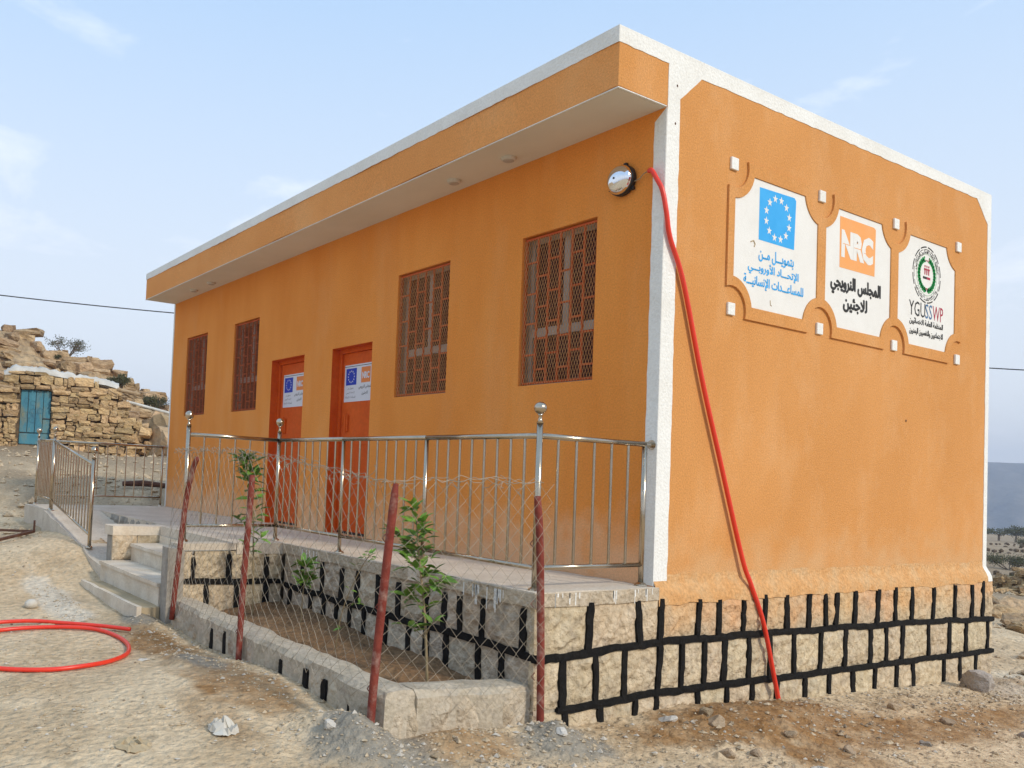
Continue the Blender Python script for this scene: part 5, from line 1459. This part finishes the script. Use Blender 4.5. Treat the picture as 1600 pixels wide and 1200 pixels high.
for row in range(15):
    x = -25.4 - row * .53
    y = -2.5 + rd.uniform(0, 1)
    while y < 8.6:
        wd = rd.choice((.25, .35, .5, .7, .95)) * rd.uniform(.8, 1.2); skip = rd.random() < .38
        ht = rd.uniform(.2, .5)
        if not skip:
            zc = float(hill_z(np.array([x]), np.array([y + wd / 2]))[0])
            o = bpy.data.objects.new('rock', HK[rd.randrange(10)]); COL.objects.link(o); o.parent = hill
            o.location = (x + rd.uniform(-.35, .35), y + wd / 2, zc + ht * .12); o.scale = (rd.uniform(.5, 1.1), wd, ht); o.rotation_euler = (rd.uniform(-.2, .12), rd.uniform(-.2, .15), rd.uniform(-.5, .5)); cnt += 1
        y += wd * (1.05 if rd.random() < .7 else 1.6)
for (x, y, s) in ((-22.9, 4.7, 1.5), (-23.6, 5.6, 2.1), (-25.2, 5.9, 2.3), (-22.2, 5.2, .9)):
    zc = float(g_base(np.array([x]), np.array([y]))[0]); o = bpy.data.objects.new('rock', RM['hill'][int(s * 3) % 6]); COL.objects.link(o); o.parent = hill
    o.location = (x, y, zc + s * .18); o.scale = (s * 1.2, s * 1.2, s * .75); o.rotation_euler = (.2, .5, x)

# hut
hut = thing('stone_hut', 'low dry-stone hut with a faded blue door at the foot of the hill', 'hut', (-23.6, 0.5, 1.0))
hd = Vector((.78, 3.66, 0)).normalized()            # along the wall, to the right
hn = Vector((hd.y, -hd.x, 0))                        # outwards, towards the yard
h0 = Vector((-24.3, -2.6, 0)); HL = 6.35
hb = lambda s: float(np.interp(s, [0, 2.5, 3.7, 5, HL], [.85, .95, .95, .66, .60]))
ht_ = lambda s: float(np.interp(s, [0, 2.4, 2.9, 3.3, 4.6, 5.6, 6.0, HL], [2.95, 3.05, 3.35, 3.38, 3.22, 3.12, 3.0, 2.2]))
def HP(s, z, t): p = h0 + hd * s + hn * t; return (p.x, p.y, z)
m = MB()
n = 30
pr = []
for k in range(n + 1):
    s = HL * k / n; pr.append((s, ht_(s) - .08))
m.prism([(0, .3), (HL, .3)] + list(reversed(pr)), -.75, -.10, lambda u, v, t: HP(u, v, t)); recalc(m.build('rubble_core', 'hutdark', hut))
D0, D1_ = 3.05, 3.95; DB, DT = 1.10, 2.80
rd = random.Random(31)
z_ = .55; rows = []
while z_ < 3.4:
    h_ = rd.uniform(.11, .25); rows.append((z_, h_)); z_ += h_
nst = 0
for (z_, h_) in rows:
    s = 1.2 + rd.uniform(0, .2)
    while s < HL:
        wd = rd.choice((.14, .2, .26, .34, .42, .56)) * rd.uniform(.85, 1.15)
        if z_ + h_ > hb(s) - .1 and z_ + h_ * .6 < ht_(s + wd / 2):
            if s < D0 - .02 < s + wd and z_ < DT + .1: wd = max(.12, D0 - .02 - s)
            if not (s + wd > D0 + .0 and s < D1_ - .0 and z_ + h_ * .7 < DT + .12 and z_ + h_ > DB - .05):
                hh = h_ * rd.uniform(.75, 1.25)
                o = bpy.data.objects.new('stone', BK[rd.randrange(14)]); COL.objects.link(o); o.parent = hut
                p = Vector(HP(s + wd / 2, z_ + h_ / 2 + rd.uniform(-.03, .03), -.06 + rd.uniform(-.05, .06))) - Vector(hut['_o'])
                o.location = p; o.scale = (wd * .97, .30, hh * .97); o.rotation_euler = (rd.uniform(-.1, .1), rd.uniform(-.10, .10), math.atan2(hd.y, hd.x) + rd.uniform(-.12, .12)); nst += 1
        s = (s + wd) if not (D0 - .03 <= s + wd < D1_ and DB - .05 < z_ + h_ and z_ + h_ * .7 < DT + .12) else max(s + wd, D1_ + .01)
for k in range(70):
    s = rd.uniform(1.4, HL - .1); z_ = rd.uniform(hb(s), ht_(s) - .1)
    if D0 - .1 < s < D1_ + .1 and z_ < DT + .15: continue
    o = bpy.data.objects.new('stone', BK[rd.randrange(14)]); COL.objects.link(o); o.parent = hut
    q = rd.uniform(.06, .14); o.location = Vector(HP(s, z_, .06)) - Vector(hut['_o']); o.scale = (q * 1.3, .16, q * .8); o.rotation_euler = (rd.uniform(-.3, .3), rd.uniform(-.4, .4), math.atan2(hd.y, hd.x))
# right return: collapsed rubble running down to the rocks
for k in range(46):
    s = HL + rd.uniform(-.1, 1.9); top_ = np.interp(s, [HL, HL + .4, HL + 1.9], [2.3, 1.75, 1.1]); z_ = rd.uniform(.65, top_)
    o = bpy.data.objects.new('stone', BK[rd.randrange(14)]); COL.objects.link(o); o.parent = hut
    o.location = Vector(HP(s, z_, -.25 + rd.uniform(-.2, .15))) - Vector(hut['_o']); q = rd.uniform(.18, .42); o.scale = (q, q * .8, q * rd.uniform(.5, .8)); o.rotation_euler = (rd.uniform(-.4, .4), rd.uniform(-.4, .4), rd.uniform(0, 3))
m = MB(); m.prism([(HL - .1, .4), (HL + 2.1, .4), (HL + 2.0, 1.0), (HL + .4, 1.6), (HL - .1, 2.1)], -.6, -.32, lambda u, v, t: HP(u, v, t)); recalc(m.build('rubble_core', 'hutdark', hut))
# door
m = MB(); m.prism([(D0, DB), (D1_, DB), (D1_, DT), (D0, DT)], -.16, -.10, lambda u, v, t: HP(u, v, t)); dr = m.build('door', 'blue_door', hut); recalc(dr)
for k in range(4):
    a_ = D0 + .02 + k * (D1_ - D0 - .02) / 4; b_ = a_ + (D1_ - D0) / 4 - .025
    m = MB(); m.prism([(a_, DB + .38), (b_, DB + .38), (b_, DT - .03), (a_, DT - .03)], -.0995, -.075, lambda u, v, t: HP(u, v, t)); recalc(m.build('plank', 'blue_door', dr))
m = MB(); m.prism([(D0 + .02, DB + .02), (D1_ - .03, DB + .02), (D1_ - .03, DB + .34), (D0 + .02, DB + .34)], -.0995, -.075, lambda u, v, t: HP(u, v, t)); recalc(m.build('plank', 'blue_door', dr))
m = MB(); m.box((0, 0, 0), (.001, .001, .001)); m = MB()
for (cu, cv, r_c) in ((3.42, 2.10, .10), (3.34, 2.0, .09), (3.50, 2.0, .09), (3.42, 1.88, .10), (3.2, 2.0, .10), (3.64, 2.15, .08), (3.24, 2.45, .08), (3.42, 2.38, .07)):
    m.tube([HP(cu + r_c * math.cos(R(a_)), cv + r_c * math.sin(R(a_)), -.073) for a_ in range(20, 330, 24)], .006, 4, False)
m.build('painted_motif', 'door_mark', dr)
m = MB(); m.tube([HP(D1_ - .22, 1.92, -.06), HP(D1_ - .02, 1.92, -.06)], .018, 6); m.build('bolt', 'black', dr)
m = MB(); m.prism([(D0 - .12, DT + .01), (D1_ + .14, DT + .01), (D1_ + .12, DT + .10), (D0 - .10, DT + .12)], -.2, -.02, lambda u, v, t: HP(u, v, t)); recalc(m.build('lintel', 'wood', hut))
# tarpaulin edge rolled along the roof
m = MB(); n = 34; rd = random.Random(8)
for k in range(n + 1):
    s = 2.55 + (5.95 - 2.55) * k / n; zt = ht_(s) + .02
    for q in range(7):
        t = q / 6; ang_ = math.pi * 1.1 * t
        r_t = .13 + .05 * rd.uniform(-1, 1) * (q not in (0, 6)) + (.04 if 2.55 < s < 3.0 else 0)
        m.v.append(HP(s + rd.uniform(-.02, .02), zt + r_t * math.sin(ang_) * 1.0 - (.06 if q == 0 else 0), .02 + r_t * math.cos(ang_) - .10))
    m.v.append(HP(s, zt + .05 + rd.uniform(-.03, .03), -.8)); m.v.append(HP(s, zt + .0, -1.6))
for k in range(n):
    for q in range(8):
        a_ = k * 9 + q; m.f.append((a_, a_ + 9, a_ + 10, a_ + 1))
m.build('tarpaulin', 'tarp', hut, smooth=True)
for (sa_, za_, sb_, zb_, rr_, mt_) in ((1.2, 3.0, 2.9, 2.78, .05, 'wood'), (5.9, 2.98, 6.6, 2.86, .06, 'wood'), (6.2, 2.62, 7.9, 2.26, .045, 'tarp')):
    m = MB(); m.tube([HP(sa_, za_, .05), HP(sb_, zb_, .10)], rr_, 8); m.build('roof_pole', mt_, hut)
m = MB()
for k in range(14):
    s = 5.6 + rd.uniform(0, .7); m.tube([HP(s, 2.85 + rd.uniform(-.1, .12), rd.uniform(-.1, .1)), HP(s + rd.uniform(.2, .5), 2.75 + rd.uniform(-.1, .1), rd.uniform(0, .2))], rd.uniform(.012, .03), 5)
m.build('brushwood', 'wood', hut)
m = MB(); m.tube([HP(4.05, 1.05, .06), HP(4.05, 1.30, .05)], .02, 5); m.build('wooden_peg', 'wood', hut)

def shrub(x, y, z, r, h, lb, seed, leafy=1.0, group='shrubs on the hillside'):
    rd = random.Random(seed); t_ = thing('shrub', lb, 'shrub', (x, y, z), group)
    m = MB(); tips = []
    for k in range(11):
        a_ = rd.uniform(0, 6.28); e = rd.uniform(.5, 1.3); p0 = Vector((x, y, z - .05)); p1 = p0 + Vector((math.cos(a_) * r * .4, math.sin(a_) * r * .4, h * .45 * e)); p2 = p0 + Vector((math.cos(a_) * r * rd.uniform(.6, 1), math.sin(a_) * r * rd.uniform(.6, 1), h * rd.uniform(.55, 1)))
        m.tube([p0, p1, p2], [.03, .02, .008], 4, False)
        for q in range(6):
            p = p1.lerp(p2, rd.uniform(.2, 1)); p3 = p + Vector((rd.uniform(-1, 1) * r * .35, rd.uniform(-1, 1) * r * .35, rd.uniform(0, .3) * h)); m.tube([p, p3], [.010, .005], 3, False); tips.append(p3)
            for _ in range(3): p4 = p3 + Vector((rd.uniform(-1, 1), rd.uniform(-1, 1), rd.uniform(-.3, .6))) * r * .16; m.tube([p3, p4], .005, 3, False); tips.append(p4)
    m.build('branches', 'twig', t_)
    m = MB()
    for p in tips:
        for q in range(int(9 * leafy)):
            c = p + Vector((rd.gauss(0, 1), rd.gauss(0, 1), rd.gauss(0, .8))) * r * .11; d1 = Vector((rd.uniform(-1, 1), rd.uniform(-1, 1), rd.uniform(-1, 1))).normalized() * .03; d2 = d1.orthogonal().normalized() * .018
            k0 = len(m.v); m.v += [c - d1, c + d2, c + d1, c - d2]; m.f.append((k0, k0 + 1, k0 + 2, k0 + 3))
    if m.v: fo = m.build('foliage', 'shrub', t_); fo['kind'] = 'stuff'
def hz_(x, y): return float(hill_z(np.array([x]), np.array([y]))[0])
shrub(-32.9, 3.85, hz_(-32.9, 3.85) - .25, .72, .85, 'wispy grey shrub on the hill crest above the hut roof', 1, .35)
shrub(-30.0, 5.4, hz_(-30, 5.4), .50, .55, 'dark rounded shrub just right of the hut roof', 2, 1.2)
shrub(-29.6, 6.5, hz_(-29.6, 6.5), .6, .6, 'low spreading shrub farthest right on the slope', 3, .8)
shrub(-31.5, 3.1, hz_(-31.5, 3.1), .3, .3, 'small tuft left of the wispy shrub on the crest', 4, .6)

# ================================================================== background on the right
def polar(azd, d): return CAM.x + d * math.cos(R(azd)), CAM.y + d * math.sin(R(azd))
for k, (azd, d, s, lb) in enumerate(((110.6, 18.6, .60, 'nearest dark boulder showing right of the plinth'), (109.8, 17.2, .55, 'brown boulder at the right edge below the flat one'), (110.1, 20.4, .75, 'flat sandstone boulder behind the brown ones at right'), (109.2, 20.8, .9, 'broad flat boulder at the right edge below the rubble heap'), (111.0, 21.5, .6, 'small pale boulder nearest the building edge'), (109.9, 16.4, .3, 'small stone lying before the boulders at right'))):
    x, y = polar(azd, d); o = bpy.data.objects.new('boulder', RM['hill'][(k * 2 + 1) % 6]); COL.objects.link(o); o.location = (x, y, gz(x, y) + s * .16); s *= .8; o.scale = (s * 1.5, s * 1.0, s * .8); o.rotation_euler = (.1 * k, .15, .9 + k * .4); tag(o, lb, 'boulder', 'boulders beyond the building')
# rubble heap
hp = thing('rubble_heap', 'dry-stone rubble heap beyond the boulders at the right edge', 'stone heap', (*polar(109.6, 31), -1.9))
rd = random.Random(6)
ox, oy = polar(109.6, 31)
gzz = gz(ox, oy)
for k in range(110):
    a_ = rd.uniform(0, 6.28); q = rd.random() ** .6; r_h = 1.1 * q; s = rd.uniform(.12, .28)
    o = bpy.data.objects.new('stone', BK[rd.randrange(14)]); COL.objects.link(o); o.parent = hp
    zt = rd.random() * (1 - q) * .85
    o.location = Vector((ox + r_h * math.cos(a_) * 1.2, oy + r_h * math.sin(a_), gzz + .08 + zt)) - Vector(hp['_o']); o.scale = (s * 1.2, s, s * .7); o.rotation_euler = (rd.uniform(-.3, .3), rd.uniform(-.3, .3), rd.uniform(0, 3))
# terrace walls
for k, (d, hh, lb) in enumerate(((44, .35, 'nearest low terrace wall crossing the plain at right'), (56, .40, 'second low terrace wall on the plain at right'), (72, .45, 'third terrace wall on the plain at right'), (95, .6, 'farthest terrace wall below the trees at right'))):
    t_ = thing('terrace_wall', lb, 'terrace wall', (*polar(109, d), gz(*polar(109, d))), 'low stone terrace walls on the plain')
    m = MB(); rd = random.Random(70 + k); a_ = 101.0
    while a_ < 119:
        dd = d + 2.5 * math.sin(a_ * .8 + k) ; x, y = polar(a_, dd); s = rd.uniform(.14, .34); z = float(g_z(np.array([x]), np.array([y]), False)[0])
        if rd.random() < .93: m.sphere((x + rd.uniform(-.2, .2), y + rd.uniform(-.2, .2), z + rd.uniform(0, hh * .6)), s * .5, 5, 3, (1.2, 1.1, .8))
        a_ += math.degrees(.17 / d)
    o = m.build('stonework', 'hutdark', t_); o['kind'] = 'stuff'
def far_tree(azd, d, h, wd, lb, seed, flat=.5):
    x, y = polar(azd, d); z = gz(x, y); rd = random.Random(seed); t_ = thing('acacia_tree', lb, 'tree', (x, y, z), 'distant trees along the edge of the plain')
    m = MB(); 
    for k in range(4):
        a_ = rd.uniform(0, 6.28); m.tube([(x, y, z - .2), (x + .1 * math.cos(a_), y + .1 * math.sin(a_), z + h * .45), (x + wd * .3 * math.cos(a_), y + wd * .3 * math.sin(a_), z + h * .8)], [.14, .10, .04], 5, False)
    m.build('trunk', 'twig', t_)
    m = MB()
    for c in range(26):
        a_ = rd.uniform(0, 6.28); q = rd.random() ** .5; cx2 = x + wd * .5 * q * math.cos(a_); cy2 = y + wd * .5 * q * math.sin(a_); cz2 = z + h * (1 - flat * .5 + rd.uniform(-.5, .5) * flat * (1.1 - q))
        for k in range(42):
            cc_ = Vector((cx2 + rd.gauss(0, .2), cy2 + rd.gauss(0, .2), cz2 + rd.gauss(0, .12))); d1 = Vector((rd.uniform(-1, 1), rd.uniform(-1, 1), rd.uniform(-1, 1))).normalized() * .09; d2 = d1.orthogonal().normalized() * .06
            k0 = len(m.v); m.v += [cc_ - d1, cc_ + d2, cc_ + d1, cc_ - d2]; m.f.append((k0, k0 + 1, k0 + 2, k0 + 3))
    o = m.build('crown', 'shrub', t_); o['kind'] = 'stuff'
far_tree(110.75, 146, 1.5, 4.8, 'broad flat-topped acacia at the far edge, close beside the building edge', 1)
far_tree(110.05, 140, 2.2, 2.0, 'taller acacia with visible trunk on the far edge at right', 2, .6)
far_tree(109.6, 150, 2.0, 1.8, 'small acacia at the extreme right on the far edge', 3, .6)
far_tree(111.6, 150, 1.6, 4.0, 'acacia hidden partly by the building edge on the far edge', 4)
x, y = polar(110.3, 52)
shrub(x, y, gz(x, y), .9, .7, 'dark low bush on the terraces right of the building', 12, 1.2, 'bushes on the terraces')
x, y = polar(109.5, 36)
shrub(x, y, gz(x, y), .7, .4, 'greenish bush behind the rubble heap', 13, 1.2, 'bushes on the terraces')
x, y = polar(109.4, 90)
shrub(x, y, gz(x, y), 1.0, .9, 'farther bush on the upper terraces at right', 14, 1.2, 'bushes on the terraces')

# overhead cables
for (a, b, sag, lb) in (((-26.6, -3.6, 6.05), (-22.6, 15.5, 6.4), .25, 'overhead cable crossing the sky left of the building'), ((-12.5, 31.6, 5.85), (-6.5, 34.3, 5.2), .03, 'overhead cable reaching the right edge beyond the building')):
    a = Vector(a); b = Vector(b); m = MB(); m.tube([a.lerp(b, t) - Vector((0, 0, sag * 4 * t * (1 - t))) for t in np.linspace(0, 1, 24)], .020, 6)
    o = m.build('overhead_cable', 'cable', None, loc=tuple(a)); tag(o, lb, 'cable')

# ================================================================== haze
hm = bpy.data.materials.new('haze'); hm.use_nodes = True; t = hm.node_tree; t.nodes.clear()
ho = t.nodes.new('ShaderNodeOutputMaterial'); pv = t.nodes.new('ShaderNodeVolumePrincipled')
pv.inputs['Color'].default_value = (.70, .79, .97, 1); pv.inputs['Density'].default_value = 0.00078; pv.inputs['Anisotropy'].default_value = 0.0
t.links.new(pv.outputs[0], ho.inputs['Volume'])
m = MB(); m.box((-1670, -1670, -103.5), (1670, 1670, 82)); hzo = m.build('haze', hm); hzo['kind'] = 'stuff'

for o in bpy.data.objects:
    if '_o' in o.keys(): del o['_o']
